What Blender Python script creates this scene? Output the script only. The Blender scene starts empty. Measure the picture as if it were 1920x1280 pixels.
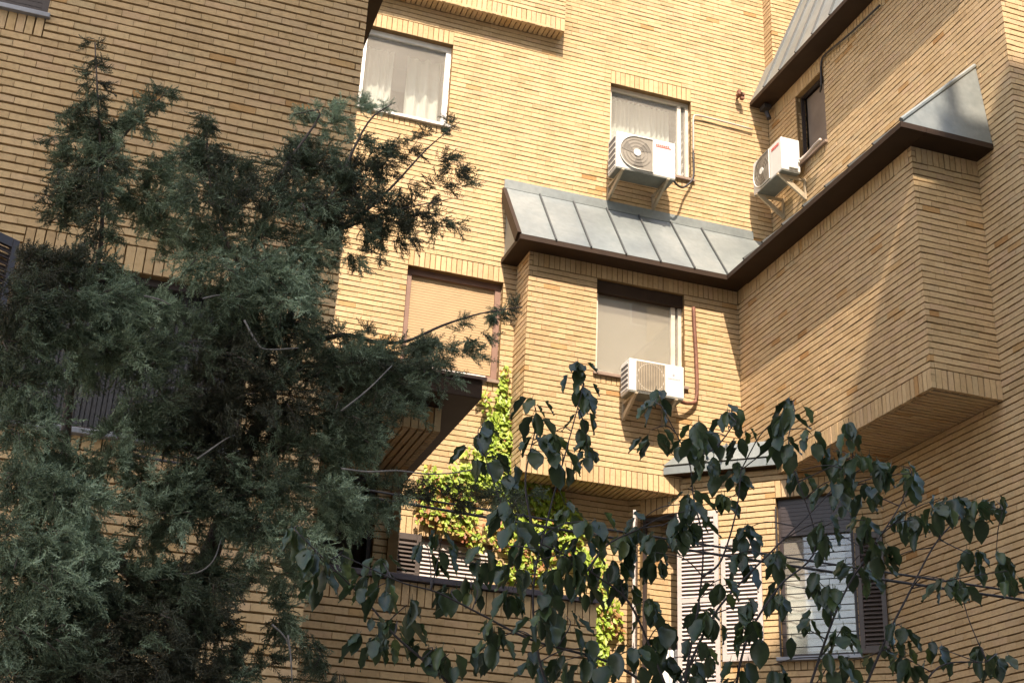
import bpy, math, random
import numpy as np
from mathutils import Matrix, Vector
random.seed(7)
rng = np.random.default_rng(7)
SC = bpy.context.scene
COL = SC.collection

# ---------------------------------------------------------------- camera, sky, sun, exposure
R = np.array([[0.94554371, -0.32255278, 0.04366683],      # camera right, down, forward in world axes
              [0.16703363, 0.36569258, -0.91562476],
              [0.27936868, 0.87305706, 0.39965548]])
FPX = 2500.0
cam = bpy.data.cameras.new('camera')
cam.sensor_width = 36.0
cam.lens = 36.0 * FPX / 1920.0
cam.clip_start = 0.1
cam.clip_end = 500.0
camo = bpy.data.objects.new('camera', cam)
COL.objects.link(camo)
M = Matrix((R[0], -R[1], -R[2])).transposed()
camo.matrix_world = M.to_4x4()
SC.camera = camo

SUN_DIR = np.array([0.30, 1.0, -1.25])                    # the way the light travels
SUN_DIR = SUN_DIR / np.linalg.norm(SUN_DIR)
w = bpy.data.worlds.new('World')
SC.world = w
w.use_nodes = True
nt = w.node_tree
nt.nodes.clear()
sky = nt.nodes.new('ShaderNodeTexSky')
sky.sky_type = 'NISHITA'
sky.sun_disc = False
sky.sun_elevation = math.asin(-SUN_DIR[2])
sky.sun_rotation = math.atan2(-SUN_DIR[0], -SUN_DIR[1])
sky.air_density = 1.0
sky.dust_density = 3.0
sky.ozone_density = 0.6
bg = nt.nodes.new('ShaderNodeBackground')
bg.inputs['Strength'].default_value = 0.15
wo = nt.nodes.new('ShaderNodeOutputWorld')
nt.links.new(sky.outputs[0], bg.inputs[0])
nt.links.new(bg.outputs[0], wo.inputs[0])

sl = bpy.data.lights.new('sun', 'SUN')
sl.energy = 3.8
sl.angle = math.radians(0.36)
sl.color = (1.0, 0.845, 0.70)
so = bpy.data.objects.new('sun', sl)
COL.objects.link(so)
so.rotation_euler = Vector(SUN_DIR).to_track_quat('-Z', 'Y').to_euler()
so.location = (0, -20, 40)

vs = SC.view_settings
vs.view_transform = 'Standard'
vs.look = 'None'
vs.gamma = 1.0
vs.exposure = 1.58
vs.use_curve_mapping = False
SC.cycles.use_denoising = True
SC.cycles.max_bounces = 8
SC.cycles.diffuse_bounces = 5
SC.cycles.transparent_max_bounces = 12

# ---------------------------------------------------------------- geometry helpers
def ray(px, py):
    return R.T @ np.array([(px - 960) / FPX, (py - 640) / FPX, 1.0])
def at(px, py, Y):
    d = ray(px, py)
    return d * (Y / d[1])
def proj(p):
    c = R @ np.asarray(p, float)
    return 960 + FPX * c[0] / c[2], 640 + FPX * c[1] / c[2]

def V(*a):
    return np.array(a, float)
XA, YA_, ZA = V(1, 0, 0), V(0, 1, 0), V(0, 0, 1)

class MB:
    """collects polygons of one mesh"""
    def __init__(self):
        self.v = []; self.f = []
    def add(self, vs, fs):
        b = len(self.v)
        self.v += [tuple(map(float, p)) for p in vs]
        self.f += [tuple(b + i for i in f) for f in fs]
    def box(self, c, a, b, d, ha, hb, hd):
        """box round c with half sizes along the axes a, b, d"""
        a, b, d = a * ha, b * hb, d * hd
        vs = [c + sx * a + sy * b + sz * d for sz in (-1, 1) for sy in (-1, 1) for sx in (-1, 1)]
        fs = [(0, 2, 3, 1), (4, 5, 7, 6), (0, 1, 5, 4), (2, 6, 7, 3), (0, 4, 6, 2), (1, 3, 7, 5)]
        if np.dot(np.cross(a, b), d) < 0:
            fs = [f[::-1] for f in fs]
        self.add(vs, fs)
    def aabox(self, x0, x1, y0, y1, z0, z1):
        self.box(V((x0 + x1) / 2, (y0 + y1) / 2, (z0 + z1) / 2), XA, YA_, ZA, (x1 - x0) / 2, (y1 - y0) / 2, (z1 - z0) / 2)
    def prism(self, pts, ext):
        """polygon pts pushed along ext"""
        n = len(pts)
        pts = [np.asarray(p, float) for p in pts]
        vs = pts + [p + ext for p in pts]
        fs = [tuple(range(n))[::-1], tuple(range(n, 2 * n))] + [(i, (i + 1) % n, n + (i + 1) % n, n + i) for i in range(n)]
        self.add(vs, fs)
    def tube(self, pts, r, seg=8, r1=None):
        pts = [np.asarray(p, float) for p in pts]
        n = len(pts)
        r1 = r if r1 is None else r1
        ring = []
        up = V(0.3, 0.2, 0.93)
        for i, p in enumerate(pts):
            t = pts[min(i + 1, n - 1)] - pts[max(i - 1, 0)]
            t = t / (np.linalg.norm(t) + 1e-9)
            s = np.cross(t, up)
            if np.linalg.norm(s) < 1e-3:
                s = np.cross(t, V(1, 0, 0))
            s /= np.linalg.norm(s)
            q = np.cross(s, t)
            rr = r + (r1 - r) * i / max(1, n - 1)
            ring.append([p + rr * (math.cos(2 * math.pi * k / seg) * s + math.sin(2 * math.pi * k / seg) * q) for k in range(seg)])
        vs = [x for rg in ring for x in rg]
        fs = []
        for i in range(n - 1):
            for k in range(seg):
                a, b = i * seg + k, i * seg + (k + 1) % seg
                fs.append((a, b, b + seg, a + seg))
        fs.append(tuple(range(seg))[::-1])
        fs.append(tuple((n - 1) * seg + k for k in range(seg)))
        self.add(vs, fs)
    def disc(self, c, u, v, n, r, th, seg=32):
        pts = [c + r * (math.cos(2 * math.pi * k / seg) * u + math.sin(2 * math.pi * k / seg) * v) for k in range(seg)]
        self.prism(pts, n * th)
    def mesh(self, name):
        me = bpy.data.meshes.new(name)
        me.from_pydata(self.v, [], self.f)
        me.update()
        return me
    def obj(self, name, mat, parent=None, smooth=False, bevel=0):
        me = self.mesh(name)
        me.materials.append(mat)
        if smooth:
            me.polygons.foreach_set('use_smooth', [True] * len(me.polygons))
        o = link(name, me, parent)
        if bevel:
            md = o.modifiers.new('bevel', 'BEVEL')
            md.width = bevel; md.segments = 2; md.limit_method = 'ANGLE'
        return o

def link(name, data, parent=None):
    o = bpy.data.objects.new(name, data)
    COL.objects.link(o)
    if parent is not None:
        o.parent = parent
    return o

def thing(name, label, cat, group=None, loc=(0, 0, 0)):
    o = link(name, None)
    o.location = loc
    tag(o, label, cat, group)
    return o
def tag(o, label=None, cat=None, group=None, kind=None):
    if label: o['label'] = label
    if cat: o['category'] = cat
    if group: o['group'] = group
    if kind: o['kind'] = kind
    return o

def sm(a, b, t):
    return a + (b - a) * t
def smooth_path(pts, n=5):
    """Catmull-Rom through pts"""
    P = [np.asarray(p, float) for p in pts]
    if len(P) < 3:
        return P
    Q = [2 * P[0] - P[1]] + P + [2 * P[-1] - P[-2]]
    out = []
    for i in range(1, len(Q) - 2):
        a, b, c, d = Q[i - 1], Q[i], Q[i + 1], Q[i + 2]
        for k in range(n):
            t = k / n
            out.append(0.5 * (2 * b + (c - a) * t + (2 * a - 5 * b + 4 * c - d) * t * t + (3 * b - a - 3 * c + d) * t ** 3))
    out.append(P[-1])
    return out

# ---------------------------------------------------------------- materials
def new_mat(name):
    m = bpy.data.materials.new(name)
    m.use_nodes = True
    n = m.node_tree
    return m, n.nodes, n.links, n.nodes['Principled BSDF']
def ramp(nodes, stops, interp='LINEAR'):
    r = nodes.new('ShaderNodeValToRGB')
    r.color_ramp.interpolation = interp
    e = r.color_ramp.elements
    e[0].position, e[0].color = stops[0][0], (*stops[0][1], 1)
    e[1].position, e[1].color = stops[-1][0], (*stops[-1][1], 1)
    for p, c in stops[1:-1]:
        x = e.new(p); x.color = (*c, 1)
    return r
def noise(nodes, links, scale, detail=4, coord=None, rough=0.6):
    t = nodes.new('ShaderNodeTexNoise')
    t.inputs['Scale'].default_value = scale
    t.inputs['Detail'].default_value = detail
    t.inputs['Roughness'].default_value = rough
    g = nodes.new('ShaderNodeNewGeometry')
    links.new(g.outputs['Position'], t.inputs['Vector'])
    return t
def mulmix(nodes, links, a, b, fac=1.0, mode='MULTIPLY'):
    m = nodes.new('ShaderNodeMix')
    m.data_type = 'RGBA'; m.blend_type = mode
    m.inputs[0].default_value = fac
    links.new(a, m.inputs[6]); links.new(b, m.inputs[7])
    return m.outputs[2]

def brick_material():
    m, N, L, P = new_mat('buff_brick')
    at_ = N.new('ShaderNodeAttribute'); at_.attribute_name = 'tone'
    r = ramp(N, [(0.0, (0.40, 0.282, 0.148)), (0.15, (0.44, 0.314, 0.165)), (0.35, (0.462, 0.334, 0.176)), (0.55, (0.472, 0.337, 0.184)),
                 (0.72, (0.49, 0.36, 0.195)), (0.87, (0.452, 0.316, 0.182)), (0.972, (0.43, 0.325, 0.18)), (0.985, (0.43, 0.28, 0.125)), (1.0, (0.33, 0.185, 0.07))])
    L.new(at_.outputs['Fac'], r.inputs[0])
    n1 = noise(N, L, 26.0, 5)
    r1 = ramp(N, [(0.25, (0.80, 0.78, 0.74)), (0.5, (1, 1, 1)), (0.8, (1.08, 1.06, 1.02))])
    L.new(n1.outputs['Fac'], r1.inputs[0])
    c = mulmix(N, L, r.outputs[0], r1.outputs[0])
    n2 = noise(N, L, 0.55, 4)
    r2 = ramp(N, [(0.3, (0.88, 0.86, 0.83)), (0.55, (1, 1, 1)), (0.75, (1.05, 1.04, 1.02))])
    L.new(n2.outputs['Fac'], r2.inputs[0])
    c = mulmix(N, L, c, r2.outputs[0])
    # rusty blotches that some bricks were fired with
    n3 = noise(N, L, 9.0, 3)
    r3 = ramp(N, [(0.72, (1, 1, 1)), (0.82, (0.66, 0.46, 0.26))])
    L.new(n3.outputs['Fac'], r3.inputs[0])
    c = mulmix(N, L, c, r3.outputs[0], 0.55)
    mp = N.new('ShaderNodeMapping'); mp.inputs['Scale'].default_value = (3.2, 3.2, 0.22)
    gg = N.new('ShaderNodeNewGeometry'); L.new(gg.outputs['Position'], mp.inputs[0])
    ns = N.new('ShaderNodeTexNoise'); ns.inputs['Scale'].default_value = 1.0; ns.inputs['Detail'].default_value = 4
    L.new(mp.outputs[0], ns.inputs['Vector'])
    rs = ramp(N, [(0.36, (0.80, 0.77, 0.72)), (0.52, (1, 1, 1))])
    L.new(ns.outputs['Fac'], rs.inputs[0])
    c = mulmix(N, L, c, rs.outputs[0], 0.28)
    L.new(c, P.inputs['Base Color'])
    P.inputs['Roughness'].default_value = 0.85
    P.inputs['Specular IOR Level'].default_value = 0.25
    b = N.new('ShaderNodeBump'); b.inputs['Strength'].default_value = 0.35; b.inputs['Distance'].default_value = 0.004
    n4 = noise(N, L, 160.0, 3)
    L.new(n4.outputs['Fac'], b.inputs['Height'])
    L.new(b.outputs[0], P.inputs['Normal'])
    return m

def plain(name, col, rough=0.6, metal=0.0, var=0.12, scale=6.0, spec=0.5, bump=0.0):
    m, N, L, P = new_mat(name)
    n1 = noise(N, L, scale, 5)
    lo = tuple(x * (1 - var) for x in col); hi = tuple(x * (1 + var) for x in col)
    r = ramp(N, [(0.3, lo), (0.7, hi)])
    L.new(n1.outputs['Fac'], r.inputs[0])
    L.new(r.outputs[0], P.inputs['Base Color'])
    P.inputs['Roughness'].default_value = rough
    P.inputs['Metallic'].default_value = metal
    P.inputs['Specular IOR Level'].default_value = spec
    if bump:
        b = N.new('ShaderNodeBump'); b.inputs['Strength'].default_value = bump; b.inputs['Distance'].default_value = 0.01
        n2 = noise(N, L, scale * 8, 4)
        L.new(n2.outputs['Fac'], b.inputs['Height']); L.new(b.outputs[0], P.inputs['Normal'])
    return m

def zinc_material():
    m, N, L, P = new_mat('zinc_sheet')
    n1 = noise(N, L, 1.3, 6)
    r = ramp(N, [(0.3, (0.155, 0.175, 0.172)), (0.5, (0.20, 0.222, 0.212)), (0.72, (0.27, 0.285, 0.265))])
    L.new(n1.outputs['Fac'], r.inputs[0])
    n2 = noise(N, L, 14.0, 4)
    r2 = ramp(N, [(0.35, (0.9, 0.9, 0.9)), (0.65, (1.03, 1.03, 1.03))])
    L.new(n2.outputs['Fac'], r2.inputs[0])
    L.new(mulmix(N, L, r.outputs[0], r2.outputs[0]), P.inputs['Base Color'])
    P.inputs['Metallic'].default_value = 0.35
    P.inputs['Roughness'].default_value = 0.42
    b = N.new('ShaderNodeBump'); b.inputs['Strength'].default_value = 0.25; b.inputs['Distance'].default_value = 0.03
    n3 = noise(N, L, 3.0, 2)
    L.new(n3.outputs['Fac'], b.inputs['Height']); L.new(b.outputs[0], P.inputs['Normal'])
    return m

def glass_material():
    m = bpy.data.materials.new('window_glass')
    m.use_nodes = True
    N, L = m.node_tree.nodes, m.node_tree.links
    N.clear()
    o = N.new('ShaderNodeOutputMaterial')
    t = N.new('ShaderNodeBsdfTransparent'); t.inputs[0].default_value = (0.90, 0.92, 0.90, 1)
    g = N.new('ShaderNodeBsdfGlossy'); g.inputs['Roughness'].default_value = 0.02
    lw = N.new('ShaderNodeLayerWeight'); lw.inputs['Blend'].default_value = 0.5
    pw = N.new('ShaderNodeMath'); pw.operation = 'POWER'; pw.inputs[1].default_value = 4.0
    L.new(lw.outputs['Facing'], pw.inputs[0])
    fr = N.new('ShaderNodeMath'); fr.operation = 'MULTIPLY_ADD'; fr.inputs[1].default_value = 0.9; fr.inputs[2].default_value = 0.07
    L.new(pw.outputs[0], fr.inputs[0])
    du = N.new('ShaderNodeBsdfDiffuse'); du.inputs[0].default_value = (0.62, 0.57, 0.49, 1)
    md = N.new('ShaderNodeMixShader')
    nd_ = noise(N, L, 1.6, 4)
    mr = N.new('ShaderNodeMapRange'); mr.inputs['From Min'].default_value = 0.3; mr.inputs['From Max'].default_value = 0.7
    mr.inputs['To Min'].default_value = 0.15; mr.inputs['To Max'].default_value = 0.21
    L.new(nd_.outputs['Fac'], mr.inputs[0]); L.new(mr.outputs[0], md.inputs[0])
    L.new(t.outputs[0], md.inputs[1]); L.new(du.outputs[0], md.inputs[2]); t = md
    mx = N.new('ShaderNodeMixShader')
    L.new(fr.outputs[0], mx.inputs[0]); L.new(t.outputs[0], mx.inputs[1]); L.new(g.outputs[0], mx.inputs[2])
    L.new(mx.outputs[0], o.inputs[0])
    return m

def leaf_material(name, stops, rough=0.4, attr='tone', trans=0.25, spec=0.5):
    m, N, L, P = new_mat(name)
    a = N.new('ShaderNodeAttribute'); a.attribute_name = attr
    r = ramp(N, stops)
    L.new(a.outputs['Fac'], r.inputs[0])
    n1 = noise(N, L, 38.0, 4)
    r1 = ramp(N, [(0.3, (0.78, 0.78, 0.78)), (0.7, (1.15, 1.15, 1.1))])
    L.new(n1.outputs['Fac'], r1.inputs[0])
    c = mulmix(N, L, r.outputs[0], r1.outputs[0])
    L.new(c, P.inputs['Base Color'])
    P.inputs['Roughness'].default_value = rough
    P.inputs['Specular IOR Level'].default_value = spec
    if trans:
        out = [n for n in N if n.type == 'OUTPUT_MATERIAL'][0]
        t = N.new('ShaderNodeBsdfTranslucent')
        L.new(c, t.inputs[0])
        mx = N.new('ShaderNodeMixShader'); mx.inputs[0].default_value = trans
        L.new(P.outputs[0], mx.inputs[1]); L.new(t.outputs[0], mx.inputs[2]); L.new(mx.outputs[0], out.inputs[0])
    return m

BRICK = brick_material()
MORTAR = plain('mortar', (0.165, 0.108, 0.050), 0.95, var=0.25, scale=9, spec=0.1)
ZINC = zinc_material()
SEAM = plain('zinc_seam', (0.07, 0.073, 0.07), 0.5, 0.3)
FASCIA = plain('brown_eave_metal', (0.030, 0.017, 0.009), 0.6, 0.0, 0.2, 4, spec=0.2)
GLASS = glass_material()
WHITEF = plain('white_window_paint', (0.74, 0.72, 0.66), 0.45)
BEIGEF = plain('beige_aluminium', (0.58, 0.52, 0.42), 0.4, 0.2)
BROWNF = plain('brown_window_paint', (0.20, 0.115, 0.08), 0.5)
DARKF = plain('dark_window_frame', (0.035, 0.026, 0.024), 0.4)
SILLM = plain('brown_sill', (0.20, 0.14, 0.10), 0.6, var=0.2)
SILLL = plain('pale_sill', (0.55, 0.52, 0.46), 0.55, var=0.1)
SILLG = plain('grey_metal_sill', (0.22, 0.23, 0.25), 0.4, 0.4)
CURT = plain('white_curtain', (0.78, 0.79, 0.76), 0.9, var=0.05, spec=0.1)
TAN = plain('tan_roller_slats', (0.36, 0.245, 0.12), 0.6, var=0.05)
BEIGEB = plain('beige_blind', (0.30, 0.255, 0.19), 0.8, var=0.04)
BROWNB = plain('brown_blind', (0.17, 0.13, 0.095), 0.7, var=0.25, scale=1.5)
ROOM = plain('dim_room_wall', (0.16, 0.14, 0.12), 0.9)
DLOUV = plain('dark_brown_shutter', (0.06, 0.045, 0.036), 0.5, var=0.15)  # darker tone for two of the shutter leaves
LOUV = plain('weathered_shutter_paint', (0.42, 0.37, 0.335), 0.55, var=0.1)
ACW = plain('white_casing', (0.57, 0.555, 0.50), 0.45, var=0.04)
ACG = plain('fan_grille_plastic', (0.20, 0.178, 0.14), 0.5, var=0.1)
ACD = plain('dark_fan_recess', (0.10, 0.09, 0.075), 0.6)
ACB = plain('underside_sheet', (0.17, 0.175, 0.15), 0.5, 0.3)
COIL = plain('coil_fins', (0.12, 0.12, 0.12), 0.6)
BRKT = plain('galvanised_bracket', (0.34, 0.28, 0.19), 0.5, 0.2, 0.2)
RUST = plain('rusty_pipe', (0.15, 0.062, 0.035), 0.7, 0.1, 0.35, 14)
INSUL = plain('white_pipe_sleeve', (0.40, 0.33, 0.27), 0.7, var=0.15)
BLACK = plain('black_rubber', (0.018, 0.016, 0.016), 0.6)
REDP = plain('red_print', (0.55, 0.08, 0.06), 0.5)
GREYP = plain('grey_print', (0.30, 0.30, 0.32), 0.5)
BARK = plain('grey_brown_bark', (0.085, 0.065, 0.05), 0.9, var=0.4, scale=25, bump=0.6)
TWIG = plain('pale_dead_twig', (0.17, 0.155, 0.135), 0.85, var=0.3, scale=30)
STEM = plain('dark_plum_twig', (0.035, 0.026, 0.022), 0.7, var=0.3, scale=30)
VINEST = plain('vine_wood', (0.30, 0.20, 0.10), 0.8)
GROUND = plain('courtyard_paving', (0.25, 0.22, 0.18), 0.9, var=0.2, scale=0.8)
STUCCO = plain('opposite_render', (0.50, 0.44, 0.34), 0.9, var=0.08, scale=0.5)
CONIF = leaf_material('cypress_foliage', [(0.0, (0.062, 0.062, 0.036)), (0.25, (0.078, 0.098, 0.054)), (0.55, (0.145, 0.19, 0.112)), (1.0, (0.40, 0.49, 0.33))], 0.6, trans=0.1, spec=0.3)
BROAD = leaf_material('persimmon_leaf', [(0.0, (0.030, 0.044, 0.017)), (0.45, (0.046, 0.070, 0.026)), (0.85, (0.080, 0.112, 0.032)), (0.95, (0.085, 0.105, 0.025)), (1.0, (0.34, 0.20, 0.03))], 0.36, trans=0.2, spec=0.45)
VINE = leaf_material('creeper_leaf', [(0.0, (0.22, 0.33, 0.03)), (0.5, (0.33, 0.44, 0.05)), (0.75, (0.45, 0.50, 0.10)), (0.88, (0.34, 0.20, 0.06)), (1.0, (0.36, 0.12, 0.05))], 0.5, trans=0.35)

# ---------------------------------------------------------------- brickwork
P = 0.0785                                                 # course pitch
JOINT = 0.020
BL = 0.235                                                 # stretcher length
ZREF = 8.3175                                              # underside of the soldier band below the big eave
def zq(z):
    return ZREF + round((z - ZREF) / P) * P

class Bricks:
    """all bricks of one building: the 300 nearest full ones become objects, the rest one mesh"""
    def __init__(self):
        self.items = []
    def lay(self, O, U, W, N, u0, u1, v0, v1, holes=(), L=BL, pitch=P, depth=0.055, vref=None, ends=(0, 0), offset=0.0, joint=JOINT, perp=0.0018, stagger=True):
        """courses run along U and stack along W on the plane through O with outward normal N.
        holes = (u0,u1,v0,v1); ends: 0 plain, 1 corner that yields on odd courses, 2 on even ones"""
        vref = v0 if vref is None else vref
        k0 = math.ceil((v0 - vref) / pitch - 0.35); k1 = math.floor((v1 - vref) / pitch - 0.65)
        for k in range(k0, k1 + 1):
            va = max(v0, vref + k * pitch); vb = min(v1, vref + (k + 1) * pitch)
            vm = (va + vb) / 2
            a, b = u0, u1
            if ends[0] and (k % 2 == ends[0] - 1): a += depth + 0.002
            if ends[1] and (k % 2 == ends[1] - 1): b -= depth + 0.002
            runs = [(a, b)]
            for (h0, h1, g0, g1) in holes:
                if g0 < vm < g1:
                    nr = []
                    for (p, q) in runs:
                        if h1 <= p or h0 >= q: nr.append((p, q)); continue
                        if h0 > p: nr.append((p, h0))
                        if h1 < q: nr.append((h1, q))
                    runs = nr
            ph = offset + ((0.5 * L if k % 2 else 0.0) + ((k * 7919) % 13 - 6) / 6.0 * 0.02 if stagger else 0.0)
            for (p, q) in runs:
                i = math.floor((p - ph) / L)
                while True:
                    s, e = ph + i * L, ph + (i + 1) * L
                    i += 1
                    s2, e2 = max(s, p), min(e, q)
                    if s >= q - 1e-6: break
                    if e2 - s2 < 0.012: continue
                    h = (vb - va) - joint + random.uniform(-0.003, 0.0025)
                    if h < 0.012: continue
                    full = abs((e2 - s2) - L) < 1e-4 and abs((vb - va) - pitch) < 1e-4
                    n = random.uniform(-0.003, 0.003)
                    c = O + U * ((s2 + e2) / 2) + W * (va + joint / 2 + h / 2 + random.uniform(-0.0016, 0.0016)) + N * (n - depth / 2)
                    self.items.append((c, U, W, N, (e2 - s2) / 2 - perp / 2, h / 2, depth / 2, random.random(), full and abs(L - BL) < 1e-6 and abs(pitch - P) < 1e-6 and abs(depth - 0.055) < 1e-6))
    def build(self, parent, singles=300):
        # choose the full bricks that show largest
        cand = []
        for i, it in enumerate(self.items):
            if not it[8]: continue
            x, y = proj(it[0])
            if 0 < x < 1920 and 0 < y < 1280:
                if np.dot(it[3], it[0]) < 0:
                    hid = it[0][0] * 0
                    cand.append((np.linalg.norm(it[0]) / max(0.05, -np.dot(it[3], it[0]) / np.linalg.norm(it[0])) ** 0.5 + hid, i))
        cand.sort()
        pick = set(i for _, i in cand[:singles])
        # shared meshes of the single bricks
        var = []
        for k in range(28):
            mb = MB()
            mb.box(V(0, 0, 0), XA, YA_, ZA, BL / 2 - 0.0015, (P - 0.018) / 2, 0.0275)
            v = np.array(mb.v) + rng.normal(0, 0.0006, (8, 3))
            mb.v = [tuple(p) for p in v]
            me = mb.mesh('brick')
            me.materials.append(BRICK)
            a = me.attributes.new('tone', 'FLOAT', 'FACE')
            t = (k + 0.5) / 28
            a.data.foreach_set('value', [t] * len(me.polygons))
            var.append(me)
        for i in sorted(pick):
            c, U, W, N = self.items[i][:4]
            o = link('brick', var[int(self.items[i][7] * 27.999)], parent)
            o.matrix_world = Matrix(((U[0], W[0], N[0], c[0]), (U[1], W[1], N[1], c[1]), (U[2], W[2], N[2], c[2]), (0, 0, 0, 1)))
        rest = [it for i, it in enumerate(self.items) if i not in pick]
        n = len(rest)
        C = np.array([it[0] for it in rest])
        A = np.array([it[1] * it[4] for it in rest]); B = np.array([it[2] * it[5] for it in rest]); D = np.array([it[3] * it[6] for it in rest])
        sg = np.array([(-1, -1, -1), (1, -1, -1), (1, 1, -1), (-1, 1, -1), (-1, -1, 1), (1, -1, 1), (1, 1, 1), (-1, 1, 1)], float)
        vv = C[:, None] + sg[None, :, 0:1] * A[:, None] + sg[None, :, 1:2] * B[:, None] + sg[None, :, 2:3] * D[:, None]
        vv += rng.normal(0, 0.0007, vv.shape)
        vv = vv.reshape(-1, 3)
        fq = np.array([(4, 5, 6, 7), (0, 1, 5, 4), (3, 7, 6, 2), (0, 4, 7, 3), (1, 2, 6, 5)])
        fl = np.array([f[::-1] for f in fq])
        hand = np.einsum('ij,ij->i', np.cross(A, B), D) > 0
        F = np.where(hand[:, None, None], fq[None], fl[None]) + (np.arange(n) * 8)[:, None, None]
        me = fast_mesh('brickwork', vv, F.reshape(-1, 4))
        a = me.attributes.new('tone', 'FLOAT', 'FACE')
        a.data.foreach_set('value', np.repeat(np.array([it[7] for it in rest]), 5).astype(np.float32))
        me.materials.append(BRICK)
        o = link('brickwork', me, parent)
        o['kind'] = 'stuff'
        return o

def fast_mesh(name, verts, faces):
    verts = np.asarray(verts, np.float32); faces = np.asarray(faces, np.int32)
    k = faces.shape[1]
    me = bpy.data.meshes.new(name)
    me.vertices.add(len(verts)); me.vertices.foreach_set('co', verts.ravel())
    me.loops.add(faces.size); me.loops.foreach_set('vertex_index', faces.ravel())
    me.polygons.add(len(faces))
    me.polygons.foreach_set('loop_start', np.arange(len(faces), dtype=np.int32) * k)
    me.polygons.foreach_set('loop_total', np.full(len(faces), k, np.int32))
    me.update(calc_edges=True)
    me.shade_flat()
    return me

def panel(mb, O, U, W, N, u0, u1, v0, v1, holes=(), back=0.0095, thick=0.11):
    """mortar bed behind the bricks, as boxes that leave the holes free"""
    us = sorted({u0, u1, *[min(max(h, u0), u1) for x in holes for h in x[:2]]})
    vs = sorted({v0, v1, *[min(max(h, v0), v1) for x in holes for h in x[2:]]})
    for a, b in zip(us, us[1:]):
        for c, d in zip(vs, vs[1:]):
            if b - a < 1e-5 or d - c < 1e-5: continue
            um, vm = (a + b) / 2, (c + d) / 2
            if any(h[0] < um < h[1] and h[2] < vm < h[3] for h in holes): continue
            mb.box(O + U * um + W * vm - N * (back + thick / 2), U, W, N, (b - a) / 2, (d - c) / 2, thick / 2)

class Wall:
    """one brick face: O, U along, up is z, N outward"""
    def __init__(self, bricks, parent, O, U, N, u0, u1, v0, v1, ends=(0, 0), name='wall', ext=(0.1, 0.1), lift=0.0, joint=0.0165, perp=0.0022, back=0.017):
        self.back = back
        self.joint, self.perp = joint, perp
        self.ext = ext; self.lift = lift
        self.b, self.parent, self.O, self.U, self.N = bricks, parent, np.asarray(O, float), U, N
        self.u0, self.u1, self.v0, self.v1, self.ends, self.name = u0, u1, v0, v1, ends, name
        self.holes = []; self.bands = []
        self.mb = MB()
    def p(self, u, n, z):
        return self.O + self.U * u + self.N * n + ZA * z
    def opening(self, u0, u1, z0, z1, head=3, foot=2, reveal=0.15):
        self.holes.append((u0, u1, z0, z1))
        ov = 0.0
        if head: self.bands.append((u0 - ov, u1 + ov, z1, z1 + head * P, reveal))
        if foot: self.bands.append((u0 - ov, u1 + ov, z0 - foot * P, z0, 0.055))
        # brick returns at the sides
        for (u, s) in ((u0, 1), (u1, -1)):
            O2 = self.p(u, 0, 0)
            self.b.lay(O2, -self.N, ZA, self.U * s, 0.057, reveal + 0.03, z0, z1, vref=ZREF, depth=0.05, L=0.12)
            panel(self.mb, O2, -self.N, ZA, self.U * s, 0.02, reveal + 0.03, z0, z1, back=0.012, thick=0.06)
        panel(self.mb, self.p(0, 0, z1), self.U, -self.N, -ZA, u0, u1, 0.02, reveal + 0.03, back=0.02, thick=0.05)
    def band(self, u0, u1, z0, z1, depth=0.055):
        self.bands.append((u0, u1, z0, z1, depth))
    def build(self):
        hs = self.holes + [b[:4] for b in self.bands]
        self.b.lay(self.O, self.U, ZA, self.N, self.u0, self.u1, self.v0, self.v1, holes=hs, vref=ZREF, ends=self.ends, joint=self.joint, perp=self.perp)
        for (u0, u1, z0, z1, d) in self.bands:
            n = max(1, round((u1 - u0) / P)); pt = (u1 - u0) / n
            self.b.lay(self.O + ZA * z0, ZA, self.U, self.N, 0, z1 - z0, u0, u1, L=z1 - z0, pitch=pt, depth=d, joint=0.011, perp=0.012, vref=u0, offset=0, stagger=False)
        panel(self.mb, self.O, self.U, ZA, self.N, self.u0 + (0.02 if self.ends[0] else -self.ext[0]), self.u1 - (0.02 if self.ends[1] else -self.ext[1]), self.v0 + self.lift, self.v1, self.holes, back=self.back)
        self.mb.obj(self.name, MORTAR, self.parent)

# ---------------------------------------------------------------- window builder
def curtain_mesh(w, u0, u1, z0, z1, n, pleat=0.075, amp=0.028):
    mb = MB()
    k = int((u1 - u0) / pleat * 8)
    top, bot = [], []
    ph = random.random() * 6
    for i in range(k + 1):
        t = i / k; u = sm(u0, u1, t)
        wv = math.sin(2 * math.pi * (u - u0) / pleat + ph + 1.3 * math.sin(u * 9 + ph))
        off = n + amp * wv * (0.75 + 0.4 * math.sin(u * 17 + ph))
        top.append(w.p(u, off * 1.0, z1)); bot.append(w.p(u + 0.01 * math.sin(u * 23), off + 0.012 * math.sin(u * 13), z0))
    th = -w.N * 0.004
    vs = top + bot + [p + th for p in top] + [p + th for p in bot]
    m = k + 1
    fs = []
    for i in range(k):
        fs.append((i, i + 1, m + i + 1, m + i))
        fs.append((2 * m + i, 3 * m + i, 3 * m + i + 1, 2 * m + i + 1))
    mb.add(vs, fs)
    return mb

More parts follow.
